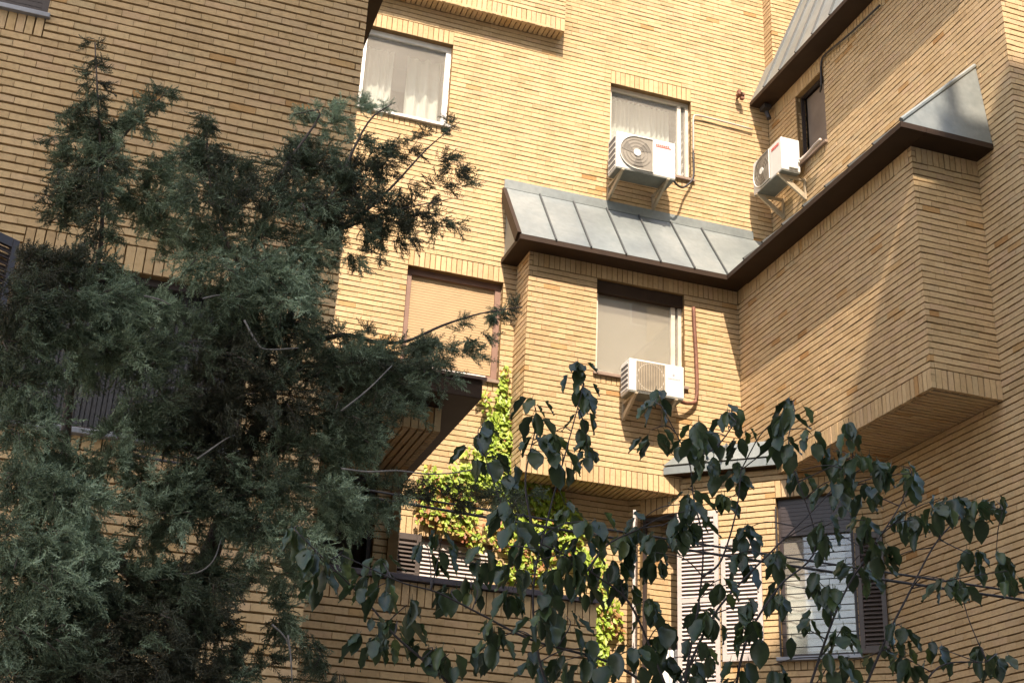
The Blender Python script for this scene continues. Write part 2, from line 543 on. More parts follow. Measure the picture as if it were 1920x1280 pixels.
def window(w, parent, u0, u1, z0, z1, frame, fw=0.05, depth=0.15, mullion=(), label=None, pane=True, sill=SILLM, sill_h=0.045, sill_out=0.055, sill_side=0.04, transom=()):
    mb = MB()
    n0, n1 = -depth, -depth + 0.055
    def bar(a, b, c, d, na=n0, nb=n1):
        mb.box(w.p((a + b) / 2, (na + nb) / 2, (c + d) / 2), w.U, ZA, w.N, (b - a) / 2, (d - c) / 2, (nb - na) / 2)
    bar(u0 + 0.003, u0 + fw, z0, z1); bar(u1 - fw, u1 - 0.003, z0, z1)
    bar(u0 + fw, u1 - fw, z0, z0 + fw); bar(u0 + fw, u1 - fw, z1 - fw, z1)
    for m in mullion:
        bar(m - 0.03, m + 0.03, z0 + fw, z1 - fw, n0 + 0.004, n1 - 0.004)
    for t in transom:
        bar(u0 + fw, u1 - fw, t - 0.025, t + 0.025, n0 + 0.006, n1 - 0.006)
    o = mb.obj('window', frame, parent)
    if label: o['label'] = label
    if pane:
        g = MB()
        g.box(w.p((u0 + u1) / 2, -depth + 0.02, (z0 + z1) / 2), w.U, ZA, w.N, (u1 - u0) / 2 - fw + 0.004, (z1 - z0) / 2 - fw + 0.004, 0.003)
        g.obj('pane', GLASS, o)
    if sill:
        s = MB()
        s.box(w.p((u0 + u1) / 2, (sill_out - depth) / 2 - 0.01, z0 - sill_h / 2 - 0.002), w.U, ZA, w.N, (u1 - u0) / 2 + sill_side, sill_h / 2, (sill_out + depth) / 2)
        s.obj('sill', sill, o, bevel=0.004)
    r = MB()
    d1 = -depth - 1.2
    a, b = u0 - 0.25, u1 + 0.25
    for (c, hu, hz, hn) in ((w.p((a + b) / 2, d1, (z0 + z1) / 2), (b - a) / 2, (z1 - z0) / 2 + 0.3, 0.02),
                            (w.p(a, (d1 - depth) / 2, (z0 + z1) / 2), 0.02, (z1 - z0) / 2 + 0.3, (-depth - d1) / 2),
                            (w.p(b, (d1 - depth) / 2, (z0 + z1) / 2), 0.02, (z1 - z0) / 2 + 0.3, (-depth - d1) / 2),
                            (w.p((a + b) / 2, (d1 - depth) / 2, z1 + 0.3), (b - a) / 2, 0.02, (-depth - d1) / 2),
                            (w.p((a + b) / 2, (d1 - depth) / 2, z0 - 0.3), (b - a) / 2, 0.02, (-depth - d1) / 2)):
        r.box(c, w.U, ZA, w.N, hu, hz, hn)
    r.obj('interior_lining', ROOM, o)
    return o

def slatted(w, parent, name, u0, u1, z0, z1, n, mat, pitch=0.045, tilt=0.0, th=0.008):
    mb = MB()
    k = int(round((z1 - z0) / pitch)); pt = (z1 - z0) / k
    for i in range(k):
        z = z0 + (i + 0.5) * pt
        mb.box(w.p((u0 + u1) / 2, n, z), w.U, ZA, w.N, (u1 - u0) / 2, pt / 2 - 0.002, th / 2)
    mb.box(w.p((u0 + u1) / 2, n - th * 0.8, (z0 + z1) / 2), w.U, ZA, w.N, (u1 - u0) / 2, (z1 - z0) / 2, th / 4)
    return mb.obj(name, mat, parent)

def shutter(w, parent, u0, u1, z0, z1, n=0.03, label=None, pitch=0.052, hinge=None, ang=0.0, mat=LOUV):
    """louvred leaf; u0..u1 along the wall, or swung about the hinge u by ang"""
    def pt(u, nn, z):
        if hinge is None:
            return w.p(u, n + nn, z)
        du = u - hinge
        return w.p(hinge + du * math.cos(ang), n + du * math.sin(ang) * (1 if u1 >= hinge else 1) + 0, z) + (w.N * math.cos(ang) - w.U * math.sin(ang)) * nn
    Ud = w.U if hinge is None else w.U * math.cos(ang) + w.N * math.sin(ang)
    Nd = w.N if hinge is None else w.N * math.cos(ang) - w.U * math.sin(ang)
    mb = MB()
    fw = 0.06
    def bar(a, b, c, d):
        mb.box(pt((a + b) / 2, 0, (c + d) / 2), Ud, ZA, Nd, (b - a) / 2, (d - c) / 2, 0.018)
    bar(u0, u0 + fw, z0, z1); bar(u1 - fw, u1, z0, z1)
    bar(u0 + fw, u1 - fw, z0, z0 + 0.09); bar(u0 + fw, u1 - fw, z1 - 0.08, z1)
    zm = (z0 + z1) / 2
    if z1 - z0 > 1.7: bar(u0 + fw, u1 - fw, zm - 0.035, zm + 0.035)
    o = mb.obj('shutter', mat, parent, bevel=0.003)
    if label: o['label'] = label
    sme = MB()
    t = math.radians(38)
    sme.box(V(0, 0, 0), Ud, ZA * math.cos(t) - Nd * math.sin(t), Nd * math.cos(t) + ZA * math.sin(t), (u1 - u0) / 2 - fw, 0.034, 0.004)
    me = sme.mesh('slat'); me.materials.append(mat)
    k = int((z1 - z0 - 0.18) / pitch)
    for i in range(k):
        z = z0 + 0.10 + (i + 0.5) * (z1 - z0 - 0.19) / k
        if z1 - z0 > 1.7 and abs(z - zm) < 0.045: continue
        s = link('slat', me, o)
        s.location = pt((u0 + u1) / 2, 0, z)
    return o

# ================================================================ SETTING
g = MB(); g.aabox(-120, 120, -120, 120, -1.75, -1.6)
tag(g.obj('ground', GROUND), kind='structure')

# the block across the courtyard, behind the camera, whose roof line throws the shade on the near wing
blk = thing('apartment_block', 'tall rendered apartment block across the courtyard, opposite the brick facades', 'building', loc=(0, -7.5, -1.6))
DY = 10.54 + 7.5
sx, sz = SUN_DIR[0] / SUN_DIR[1] * DY, -SUN_DIR[2] / SUN_DIR[1] * DY
prof = [(-4.5, 8.55), (7.2, 8.55), (7.9, 8.92), (8.44, 9.08), (8.46, 9.52), (34.0, 9.6)]
pts = [V(-4.5 - sx, 0, 0)] + [V(x - sx, 0, z + sz + 1.6) for x, z in prof] + [V(34.0 - sx, 0, 0)]
mb = MB(); mb.prism(pts, V(0, -11, 0)); mb.obj('wall', STUCCO, blk)
mb = MB()
mb.tube([V(8.57 - sx, -0.4, 9.4 + sz + 1.6), V(8.57 - sx, -0.4, 11.2 + sz + 1.6)], 0.10, 12)
mb.obj('flue', SEAM, blk)
for i in range(12):
    for j in range(9):
        mb = MB(); x = -4.5 - sx + 1.8 + i * 3.1; z = 1.0 + j * 3.3
        for (a, b, c, d) in ((0, 1.4, 0, .07), (0, 1.4, 1.43, 1.5), (0, .07, .07, 1.43), (1.33, 1.4, .07, 1.43)):
            mb.aabox(x + a, x + b, 0.0, 0.06, z + c, z + d)
        fo = mb.obj('window', WHITEF, blk)
        mb = MB(); mb.aabox(x + .07, x + 1.33, 0.004, 0.02, z + .07, z + 1.43); mb.obj('pane', DARKF, fo)

# ================================================================ MAIN BUILDING
main = thing('brick_building', 'main yellow brick apartment building with projecting bays and metal lean-to roofs', 'building', loc=(7, 16, -1.6))
main.location = (0, 0, 0)
BR = Bricks()
Y_A, Y_B, X_BL, X_B, Y_E, X_T, Y_T = 16.1, 15.57, 5.175, 8.385, 11.277, 9.30, 10.54
NY, NX = V(0, -1, 0), V(-1, 0, 0)
TOP = 15.6

# ---- facade A
A = Wall(BR, main, V(0, Y_A, 0), XA, NY, 0.6, X_T - 0.002, -1.6, TOP, back=0.007, joint=0.0145)
W1 = (2.655, 4.01, zq(10.62), zq(11.99)); W2 = (6.56, 7.925, zq(10.60), zq(12.03)); W3 = (3.60, 4.985, zq(6.775), zq(8.26)); W7 = (3.70, 5.03, zq(3.0), zq(4.47))
for wn in (W1, W2, W3, W7):
    A.opening(*wn)
A.build()
o = window(A, main, *W1, WHITEF, fw=0.075, sill=SILLL, label='white framed window with two parted white curtains')
curtain_mesh(A, W1[0] + 0.03, W1[0] + 0.58, W1[2], W1[3], -0.54, 0.10, 0.03).obj('curtain', CURT, o, True)
curtain_mesh(A, W1[1] - 0.56, W1[1] - 0.03, W1[2], W1[3], -0.56, 0.15, 0.05).obj('curtain', CURT, o, True)
o = window(A, main, *W2, BEIGEF, fw=0.055, mullion=(W2[1] - 0.16,), sill=SILLM, label='beige framed window with white pleated curtain behind an air conditioner')
curtain_mesh(A, W2[0] + 0.03, W2[1] - 0.2, W2[2], W2[3], -0.40, 0.085, 0.03).obj('curtain', CURT, o, True)
o = window(A, main, *W3, BROWNF, fw=0.085, sill=SILLM, pane=False, label='brown framed window with its tan roller shutter down')
slatted(A, o, 'roller_shutter', W3[0] + 0.08, W3[1] - 0.08, W3[2] + 0.11, W3[3] - 0.06, -0.135, TAN, 0.04)
mb = MB(); mb.box(A.p((W3[0] + W3[1]) / 2 - 0.02, -0.10, W3[2] + 0.055), XA, ZA, NY, 0.55, 0.028, 0.012); mb.obj('bottom_rail', SILLL, o)
o = window(A, main, *W7, BROWNF, fw=0.05, sill=SILLG, pane=False, label='window with pale louvred shutter half behind the creeper')
sl7 = MB()
k = int((W7[3] - W7[2] - 0.1) / 0.052)
for i in range(k):
    z = W7[2] + 0.05 + (i + 0.5) * 0.052; t = math.radians(40)
    sl7.box(A.p((W7[0] + W7[1]) / 2, -0.05, z), XA, ZA * math.cos(t) - NY * math.sin(t), NY * math.cos(t) + ZA * math.sin(t), (W7[1] - W7[0]) / 2 - 0.05, 0.034, 0.004)
sl7.box(A.p((W7[0] + W7[1]) / 2, -0.09, (W7[2] + W7[3]) / 2), XA, ZA, NY, (W7[1] - W7[0]) / 2 - 0.05, (W7[3] - W7[2]) / 2 - 0.05, 0.004)
sl7.obj('louvre', LOUV, o)
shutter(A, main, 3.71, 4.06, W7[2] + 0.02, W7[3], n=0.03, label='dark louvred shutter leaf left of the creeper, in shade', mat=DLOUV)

# ---- upper box that oversails the top left window
UB = Wall(BR, main, V(0, 15.86, 0), XA, NY, 1.9, 5.69, zq(12.555), TOP, ext=(0, -0.03), lift=0.025, back=0.007)
UB.band(1.9, 5.69, zq(12.555), zq(12.555) + 3 * P, 0.055)
UB.build()
ub0 = zq(12.555)
BR.lay(V(0, Y_A, ub0), NY, XA, -ZA, 0.004, 0.236, 1.9, 5.69, L=0.232, pitch=0.0775, vref=1.9, joint=0.016, offset=0.004, stagger=False)
mb = MB(); mb.aabox(1.9, 5.67, 15.88, Y_A - 0.02, ub0 + 0.02, TOP); mb.obj('wall', MORTAR, main)
BR.lay(V(5.69, 0, 0), YA_, ZA, XA, 15.918, Y_A, ub0, TOP, vref=ZREF)

# ---- projecting bay: front, left flank, long side, end
zb, zt = 5.36, zq(8.58) + 0.03
zb = ZREF - 38 * P + 0.0
FB = Wall(BR, main, V(0, Y_B, 0), XA, NY, X_BL, X_B - 0.002, zb, 8.60, ends=(1, 0), lift=0.025, back=0.007, joint=0.0145)
W4 = (6.19, 7.525, zq(6.93), ZREF)
FB.opening(*W4, head=0, foot=2)
FB.band(X_BL + 0.06, X_B - 0.01, ZREF + 0.004, 8.60, 0.055)
FB.band(W4[0], W4[1], ZREF, ZREF + 0.004 + 0.0001, 0.055)
FB.bands.pop()
FB.band(X_BL, X_B - 0.01, zb, zb + 3 * P, 0.055)
FB.build()
# the head of the bay window shows the undersides of its soldiers
BR.lay(V(0, Y_B, ZREF + 0.004), -NY, XA, -ZA, 0.058, 0.16, W4[0], W4[1], L=0.102, pitch=P, vref=W4[0], joint=0.016, offset=0.058, stagger=False)
o = window(FB, main, *W4, BEIGEF, fw=0.055, sill=SILLM, mullion=(W4[1] - 0.13,), label='beige framed window with its pale blind drawn, in the bay')
mb = MB(); mb.box(FB.p((W4[0] + W4[1]) / 2 - 0.04, -0.19, (W4[2] + W4[3]) / 2), XA, ZA, NY, 0.60, 0.66, 0.004); mb.obj('blind', BEIGEB, o)
mb = MB(); mb.box(FB.p((W4[0] + W4[1]) / 2, -0.085, W4[3] - 0.095), XA, ZA, NY, (W4[1] - W4[0]) / 2 - 0.004, 0.09, 0.04); mb.obj('head_shade_strip', FASCIA, o)  # added dark strip standing in for the shade under the window head
LB = Wall(BR, main, V(X_BL, 0, 0), YA_, NX, Y_B, Y_A, zb, 8.60, ends=(2, 0), lift=0.025); LB.build()
zbb = ZREF - 36 * P
SB = Wall(BR, main, V(X_B, 0, 0), YA_, NX, Y_E, Y_B, zbb, 8.60, ends=(1, 0), lift=0.025)
SB.band(Y_E + 0.06, Y_B, ZREF + 0.004, 8.60); SB.band(Y_E + 0.002, Y_B, zbb, zbb + 3 * P); SB.build()
EB = Wall(BR, main, V(0, Y_E, 0), XA, NY, X_B, X_T, zbb, 8.60, ends=(2, 0), lift=0.025)
EB.band(X_B + 0.06, X_T, ZREF + 0.004, 8.60); EB.band(X_B + 0.058, X_T, zbb, zbb + 3 * P); EB.build()
# soffits of the bay
mb = MB(); mb.aabox(X_BL + 0.06, X_B, Y_B + 0.06, Y_A - 0.01, zb + 0.018, zb + 0.14); mb.aabox(X_B + 0.06, X_T - 0.01, Y_E + 0.06, Y_A - 0.01, zbb + 0.018, zbb + 0.14); mb.obj('soffit', MORTAR, main)
BR.lay(V(0, Y_B, zb), -NY, XA, -ZA, 0.06, Y_A - Y_B - 0.004, X_BL + 0.06, X_B, L=0.235, pitch=P, vref=X_BL, offset=0.06)
BR.lay(V(0, 0, zbb), XA, YA_, -ZA, X_B + 0.06, X_T - 0.004, Y_E + 0.06, Y_B + 0.4, vref=Y_E)

# ---- tower: long side and end
TW = Wall(BR, main, V(X_T, 0, 0), YA_, NX, Y_T, Y_A, -1.6, 12.25, ends=(1, 0))
WB = (14.44, 15.26, zq(10.64), zq(11.90))
TW.opening(*WB)
TW.band(WB[1] + 0.0, Y_A, zq(11.90), zq(11.90) + 3 * P + 0.07); TW.band(Y_T + 0.06, WB[0], zq(11.90), zq(11.90) + 3 * P + 0.07)
TW.build()
o = window(TW, main, *WB, DARKF, fw=0.022, sill=SILLM, sill_side=0.02, pane=False, label='narrow brown window on the flank, blind down, behind an air conditioner')
mb = MB(); mb.box(TW.p((WB[0] + WB[1]) / 2, -0.19, (WB[2] + WB[3]) / 2), YA_, ZA, NX, 0.37, 0.60, 0.004); mb.obj('blind', BROWNB, o)
TE = Wall(BR, main, V(0, Y_T, 0), XA, NY, X_T, 12.6, -1.6, 12.25, ends=(2, 0)); TE.build()
# small set-back pier above the upper roof
PW = Wall(BR, main, V(9.275, 0, 0), YA_, NX, 15.84, Y_A, 12.6, TOP, ends=(1, 0)); PW.build()
PF = Wall(BR, main, V(0, 15.84, 0), XA, NY, 9.275, 12.2, 12.6, TOP, ends=(2, 0)); PF.build()

# ---- splayed corner below the bay
c45 = math.sqrt(0.5)
UC, NC = V(c45, -c45, 0), V(-c45, -c45, 0)
CH = Wall(BR, main, V(6.92, Y_A, 0), UC, NC, 0.0, 3.37, -1.6, 5.62)
W5 = (0.17, 0.72, zq(2.55), zq(5.08)); W6 = (2.03, 3.0, zq(3.10), zq(5.14))
CH.opening(*W5, head=3, foot=2); CH.opening(*W6, head=3, foot=2)
CH.build()
o = window(CH, main, *W5, DARKF, fw=0.05, sill=SILLG, transom=(3.35,), pane=False, label='tall narrow window at the splayed corner with both shutters open')
curtain_mesh(CH, W5[0] + 0.03, W5[1] - 0.03, W5[2], 3.35, -0.26, 0.09, 0.02).obj('curtain', CURT, o, True)
o = window(CH, main, *W6, DARKF, fw=0.055, sill=SILLG, sill_out=0.09, label='barred window at the splayed corner under the metal ledge')
slatted(CH, o, 'roller_shutter', W6[0] + 0.04, W6[1] - 0.04, 4.68, W6[3] - 0.03, -0.085, DARKF, 0.05)
curtain_mesh(CH, W6[0] + 0.03, W6[1] - 0.03, W6[2], 4.2, -0.30, 0.30, 0.015).obj('curtain', CURT, o, True)
mb = MB(); mb.box(CH.p(2.70, -0.28, 4.40), UC, ZA, NC, 0.12, 0.20, 0.004); mb.obj('curtain', CURT, o)
shutter(CH, main, 0.71, 1.27, zq(2.75), 5.07, n=0.035, label='pale louvred shutter folded flat against the splayed wall, sunlit')
shutter(CH, main, 0.13, 0.66, zq(2.75), 5.03, n=0.02, hinge=0.13, ang=math.radians(72), label='louvred shutter standing open edge on')
shutter(CH, main, 1.30, 1.83, 3.11, 4.67, n=0.035, label='grey louvred shutter leaf left of the barred window')
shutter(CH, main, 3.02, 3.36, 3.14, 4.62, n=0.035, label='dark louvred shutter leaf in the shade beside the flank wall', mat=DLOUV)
gr = MB(); gr.box(CH.p(2.04, 0.03, 4.1), UC, ZA, NC, 0.008, 0.95, 0.008); gr.box(CH.p(2.99, 0.03, 4.1), UC, ZA, NC, 0.008, 0.95, 0.008)
gr = gr.obj('window_grille', BLACK, main)
bmE = MB(); bmE.tube([V(-0.49, 0, 0), V(0.49, 0, 0)], 0.007, 6); bme = bmE.mesh('bar'); bme.materials.append(BLACK)
for i in range(9):
    b = link('bar', bme, gr); b.location = CH.p(2.515, 0.03, 3.25 + i * 0.165); b.rotation_euler = (0, 0, -math.pi / 4)

# ---- roofs: zinc lean-tos
def lean_roof(a, b, top_a, top_b, n, th=0.012, name='roof', seams=True, seam_h=0.03, cuts=None):
    """trapezoid sheet roof between eave a-b and ridge top_a-top_b, split into n panels"""
    a, b, ta, tb = [np.asarray(x, float) for x in (a, b, top_a, top_b)]
    nn = np.cross(b - a, ta - a); nn /= np.linalg.norm(nn)
    if nn[2] < 0: nn = -nn
    base = MB(); base.prism([a - nn * 0.03, b - nn * 0.03, tb - nn * 0.03, ta - nn * 0.03], -nn * 0.03)
    ro = base.obj(name, FASCIA, main)
    if cuts is not None:
        lo, hi = cuts
        for i in range(len(hi) - 1):
            p0, p1 = V(lo[i] + .004, a[1], a[2]), V(max(lo[i + 1] - .004, lo[i] + .006), a[1], a[2])
            q1, q0 = V(hi[i + 1] - .004, ta[1], ta[2]), V(hi[i] + .004, ta[1], ta[2])
            m = MB(); m.prism([p0, p1, q1, q0], nn * th); m.obj('roof_panel', ZINC, ro)
            if i:
                p, q = V(lo[i], a[1], a[2]), V(hi[i], ta[1], ta[2]); d = q - p; ln = np.linalg.norm(d); d /= ln
                m = MB(); m.box((p + q) / 2 + nn * (th + seam_h / 2) - d * 0.01, d, np.cross(d, nn), nn, ln / 2 + 0.012, 0.009, seam_h / 2); m.obj('seam', SEAM, ro)
        return ro
    e = (b - a) / np.linalg.norm(b - a)
    L0 = np.linalg.norm(b - a)
    for i in range(n):
        s, t = i / n, (i + 1) / n
        g0, g1 = 0.004 / L0, 0.004 / L0
        p0, p1 = a + (b - a) * (s + g0), a + (b - a) * (t - g1)
        q1, q0 = ta + (tb - ta) * (t - g1), ta + (tb - ta) * (s + g0)
        m = MB(); m.prism([p0, p1, q1, q0], nn * th)
        # sheets lie a touch unevenly
        v = np.array(m.v); v[4:] += nn * rng.uniform(-0.003, 0.003); m.v = [tuple(x) for x in v]
        m.obj('roof_panel', ZINC, ro)
    if seams:
        for i in range(1, n):
            s = i / n
            p, q = a + (b - a) * s, ta + (tb - ta) * s
            m = MB(); d = q - p; ln = np.linalg.norm(d); d /= ln
            sd = np.cross(d, nn)
            m.box((p + q) / 2 + nn * (th + seam_h / 2) - d * 0.01, d, sd, nn, ln / 2 + 0.012, 0.011, seam_h / 2)
            m.obj('seam', SEAM, ro)
    return ro

ze, zr = 8.60, 9.74
Lx0, Lx1, Fy = 4.95, 8.065, 15.28                           # eave line
r1 = lean_roof((Lx0, Fy, ze), (Lx1 + 0.0, Fy, ze), (Lx0, Y_A - 0.01, zr), (X_T - 0.02, Y_A - 0.01, zr), 8,
                cuts=([4.95, 5.45, 5.965, 6.49, 7.015, 7.54, 8.06, 8.065], [4.95, 5.46, 5.985, 6.51, 7.03, 7.55, 8.06, 9.28]))
# cheek and barge board at the left end
mb = MB(); mb.prism([V(Lx0 + 0.02, Y_A - 0.012, ze), V(Lx0 + 0.02, Fy + 0.10, ze), V(Lx0 + 0.02, Y_A - 0.012, zr - 0.16)], V(0.03, 0, 0)); mb.obj('cheek', ZINC, r1)
d = V(0, Y_A - Fy, zr - ze); ln = np.linalg.norm(d); d /= ln; nn_ = np.cross(XA, d); nn_ = nn_ if nn_[2] > 0 else -nn_
mb = MB(); mb.box(V(Lx0 - 0.03, (Y_A + Fy) / 2, (ze + zr) / 2) - nn_ * 0.05, d, XA, nn_, ln / 2 - 0.01, 0.028, 0.075); mb.obj('barge_board', FASCIA, r1)
mb = MB(); mb.aabox(Lx0 - 0.03, 8.95, Y_A - 0.022, Y_A + 0.006, zr + 0.012, zr + 0.16); mb.obj('flashing', ZINC, r1)
# long side roof and hipped end
Ey = 10.98
r2 = lean_roof((Lx1, Ey, ze), (Lx1, Fy, ze), (X_T - 0.01, 11.12, zr + 0.03), (X_T - 0.01, Y_A - 0.02, zr + 0.03), 8)
r3 = lean_roof((Lx1 + 0.015, Ey, ze), (X_T - 0.005, Ey, ze), (X_T - 0.02, 11.12, zr), (X_T - 0.005, 11.12, zr), 1, seams=False)
# eaves: fascia edge, boarded underside
def eave(x0, x1, y0, y1, z, h=0.05, parent=main):
    m = MB(); m.aabox(x0, x1, y0, y1, z - h, z - 0.004)
    return m
mb = eave(Lx0 - 0.02, X_B - 0.02, Fy - 0.02, Y_B - 0.004, ze, 0.075); mb.obj('eave', FASCIA, r1)
mb = eave(Lx0 - 0.02, X_BL - 0.004, Y_B, Y_A - 0.004, ze, 0.073); mb.obj('eave', FASCIA, r1)
mb = eave(Lx1 - 0.02, X_B - 0.004, Ey - 0.02, Fy - 0.024, ze, 0.075); mb.obj('eave', FASCIA, r2)
mb = eave(X_B, X_T - 0.004, Ey - 0.02, Y_E - 0.004, ze, 0.075); mb.obj('eave', FASCIA, r3)
mb = MB(); mb.tube([V(Lx1, Ey, ze + 0.03), V(X_T - 0.01, 11.12, zr + 0.05)], 0.03, 8); mb.obj('hip_cap', ZINC, r2)
# upper roof over the tower
Ue, Uz = 8.98, 12.25
uy0 = 10.22
r4 = lean_roof((Ue, uy0, Uz), (Ue, Y_A - 0.01, Uz), (Ue + 1.0, uy0 + 1.0, Uz + 2.42), (Ue + 1.0, Y_A - 0.01, Uz + 2.42), 12)
mb = eave(Ue - 0.02, X_T - 0.004, uy0 - 0.02, Y_A - 0.02, Uz, 0.075); mb.obj('eave', FASCIA, r4)
mb = eave(X_T, 12.6, uy0 - 0.02, Y_T - 0.004, Uz, 0.075); mb.obj('eave', FASCIA, r4)
r5 = lean_roof((Ue + 0.01, uy0, Uz), (12.6, uy0, Uz), (Ue + 1.02, uy0 + 1.0, Uz + 2.42), (12.6, uy0 + 1.0, Uz + 2.42), 6)
# fixing clips of the upper eave, step flashing
# small splayed roof over the corner
s0, s1, s2, s3 = V(7.19, Y_B - 0.01, 5.70), V(X_B - 0.01, 14.47, 5.70), V(X_B - 0.01, 14.75, 5.98), V(7.5, Y_B - 0.01, 5.98)
r6 = lean_roof(s0, s1, s3, s2, 2)
mb = MB(); mb.prism([V(7.19, Y_B - 0.012, 5.585), V(X_B - 0.012, 14.47, 5.585), V(X_B - 0.012, 14.50, 5.585), V(7.22, Y_B - 0.012, 5.585)], V(0, 0, 0.10)); mb.obj('fascia', ZINC, r6)
mb = MB(); mb.prism([V(7.23, Y_B - 0.012, 5.585), V(X_B - 0.012, 14.51, 5.585), V(X_B - 0.012, Y_B - 0.012, 5.585)], V(0, 0, 0.06)); mb.obj('eave', FASCIA, r6)
BR.build(main)

# ================================================================ LEFT WING
wing = thing('brick_wing', 'nearer yellow brick wing in shade behind the cypress, with dark windows', 'building')
BW = Bricks()
Y_L, X_L = 10.4, 1.725
LW = Wall(BW, wing, V(0, Y_L, 0), XA, NY, -7.0, X_L, -1.6, 9.2, ends=(0, 1), joint=0.0205, perp=0.0042)
WL1 = (-2.75, -1.06, zq(7.06), zq(8.5)); WL2 = (-0.86, 1.05, zq(3.36), zq(4.80))
LW.opening(*WL1, head=3, foot=3); LW.opening(*WL2, head=3, foot=2)
LW.build()
LS = Wall(BW, wing, V(X_L, 0, 0), YA_, XA, Y_L, 13.9, -1.6, 9.2, ends=(2, 0), ext=(0, 0)); LS.build()
o = window(LW, wing, *WL1, DARKF, fw=0.06, depth=0.10, sill=SILLG, sill_side=0.03, label='dark window at the top of the wing, cut by the frame')
slatted(LW, o, 'roller_shutter', WL1[0] + 0.05, WL1[1] - 0.05, WL1[2] + 0.05, WL1[3] - 0.05, -0.07, DARKF, 0.05)
o = window(LW, wing, *WL2, DARKF, fw=0.06, depth=0.14, sill=SILLG, sill_out=0.08, pane=False, label='wide dark window of the wing behind the cypress')
mb = MB()
for i in range(46):
    mb.box(LW.p(WL2[0] + 0.06 + i * 0.039, -0.22 + 0.012 * (i % 2), (WL2[2] + WL2[3]) / 2), XA, ZA, NY, 0.0165, 0.68, 0.004)
mb.obj('slat_blind', plain('charcoal_slats', (0.03, 0.03, 0.033), 0.6), o)
shutter(LW, wing, -1.36, -0.89, zq(3.4), 4.86, n=0.02, hinge=-0.89, ang=math.radians(-35), mat=DARKF)
# eave on the flank of the wing
mb = MB(); mb.aabox(X_L + 0.004, 2.06, 9.7, 13.3, 8.93, 9.02); ev = mb.obj('eave', FASCIA, wing)
ra = [V(2.06, 9.7, 9.03), V(2.06, 13.3, 9.03), V(X_L + 0.01, 13.3, 9.5), V(X_L + 0.01, 9.7, 9.5)]
mb = MB(); mb.prism(ra, V(0.02, 0, 0.03)); mb.obj('roof_panel', ZINC, ev)
BW.build(wing)

# ================================================================ LOW BLOCK AND PARAPET
low = thing('brick_annex', 'low brick annex with dark flat canopy and recessed dark opening', 'building')
BA = Bricks()
X_P, Y_P, Y_R = 3.255, 12.4, 13.87
RW = Wall(BA, low, V(0, Y_R, 0), XA, NY, X_L + 0.01, X_P, -1.6, 4.54, ext=(0, -0.03))
OPN = (2.36, 2.975, zq(2.9), 4.46)
RW.opening(*OPN, head=0, foot=0); RW.build()
o = window(RW, low, *OPN, DARKF, fw=0.05, sill=SILLG, pane=False, label='dark recessed window under the canopy')
RS = Wall(BA, low, V(X_P, 0, 0), YA_, XA, Y_R + 0.06, Y_A - 0.004, -1.6, 4.54); RS.build()
# canopy: soldier beam, brick soffit, dark metal top
BM = Wall(BA, low, V(0, Y_P, 0), XA, NY, X_L + 0.01, X_P, 4.54, 4.80, ext=(0, -0.03), lift=0.025); BM.band(X_L + 0.01, X_P, 4.54, 4.80, 0.055); BM.build()
mb = MB(); mb.aabox(X_L + 0.01, X_P - 0.02, Y_P + 0.06, Y_A - 0.01, 4.56, 4.70); mb.obj('soffit', MORTAR, low)
BA.lay(V(0, 0, 4.54), YA_, XA, -ZA, Y_P + 0.06, Y_R - 0.004, X_L + 0.02, X_P - 0.08, vref=X_P - 0.08 - 20 * P, L=0.47)
BA.lay(V(0, 0, 4.54), XA, YA_, -ZA, X_P - 0.075, X_P, Y_P + 0.06, Y_R - 0.004, vref=Y_P)
BA.lay(V(X_P, 0, 0), YA_, ZA, XA, Y_P + 0.06, Y_A - 0.01, 4.54, 4.80, vref=4.54)
mb = MB(); mb.aabox(X_L + 0.01, 3.55, 12.0, Y_A - 0.02, 4.81, 5.0); cn = mb.obj('canopy', FASCIA, low, bevel=0.006)
mb = MB(); mb.aabox(X_L + 0.01, 3.585, 11.965, Y_A - 0.02, 5.003, 5.035); mb.obj('canopy_cap', plain('brown_flashing', (0.12, 0.075, 0.055), 0.45, 0.2), cn)
BA.build(low)

par = thing('terrace_parapet', 'shaded brick terrace parapet with dark metal coping below the creeper', 'wall')
BP = Bricks()
zp = 2.98
PA = Wall(BP, par, V(0, Y_P, 0), XA, NY, X_L + 0.01, 5.0, -1.6, zp, ends=(0, 1), joint=0.019, perp=0.0042)
PA.band(X_L + 0.01, 4.995, zp - 3 * P, zp); PA.build()
PS = Wall(BP, par, V(5.0, 0, 0), YA_, XA, Y_P, Y_A - 0.004, -1.6, zp, ends=(2, 0)); PS.build()
COPE = plain('dark_coping', (0.075, 0.065, 0.075), 0.4, 0.3)
mb = MB(); mb.aabox(X_L + 0.01, 4.42, Y_P - 0.05, Y_P + 0.26, zp + 0.003, zp + 0.06); mb.obj('coping', COPE, par, bevel=0.004)
mb = MB(); mb.aabox(4.43, 5.04, Y_P - 0.05, Y_P + 0.26, zp - 0.0, zp + 0.045); mb.obj('coping', COPE, par, bevel=0.004)
mb = MB(); mb.aabox(4.78, 5.04, Y_P + 0.27, Y_A - 0.01, zp + 0.003, zp + 0.05); mb.obj('coping', COPE, par, bevel=0.004)
BP.build(par)

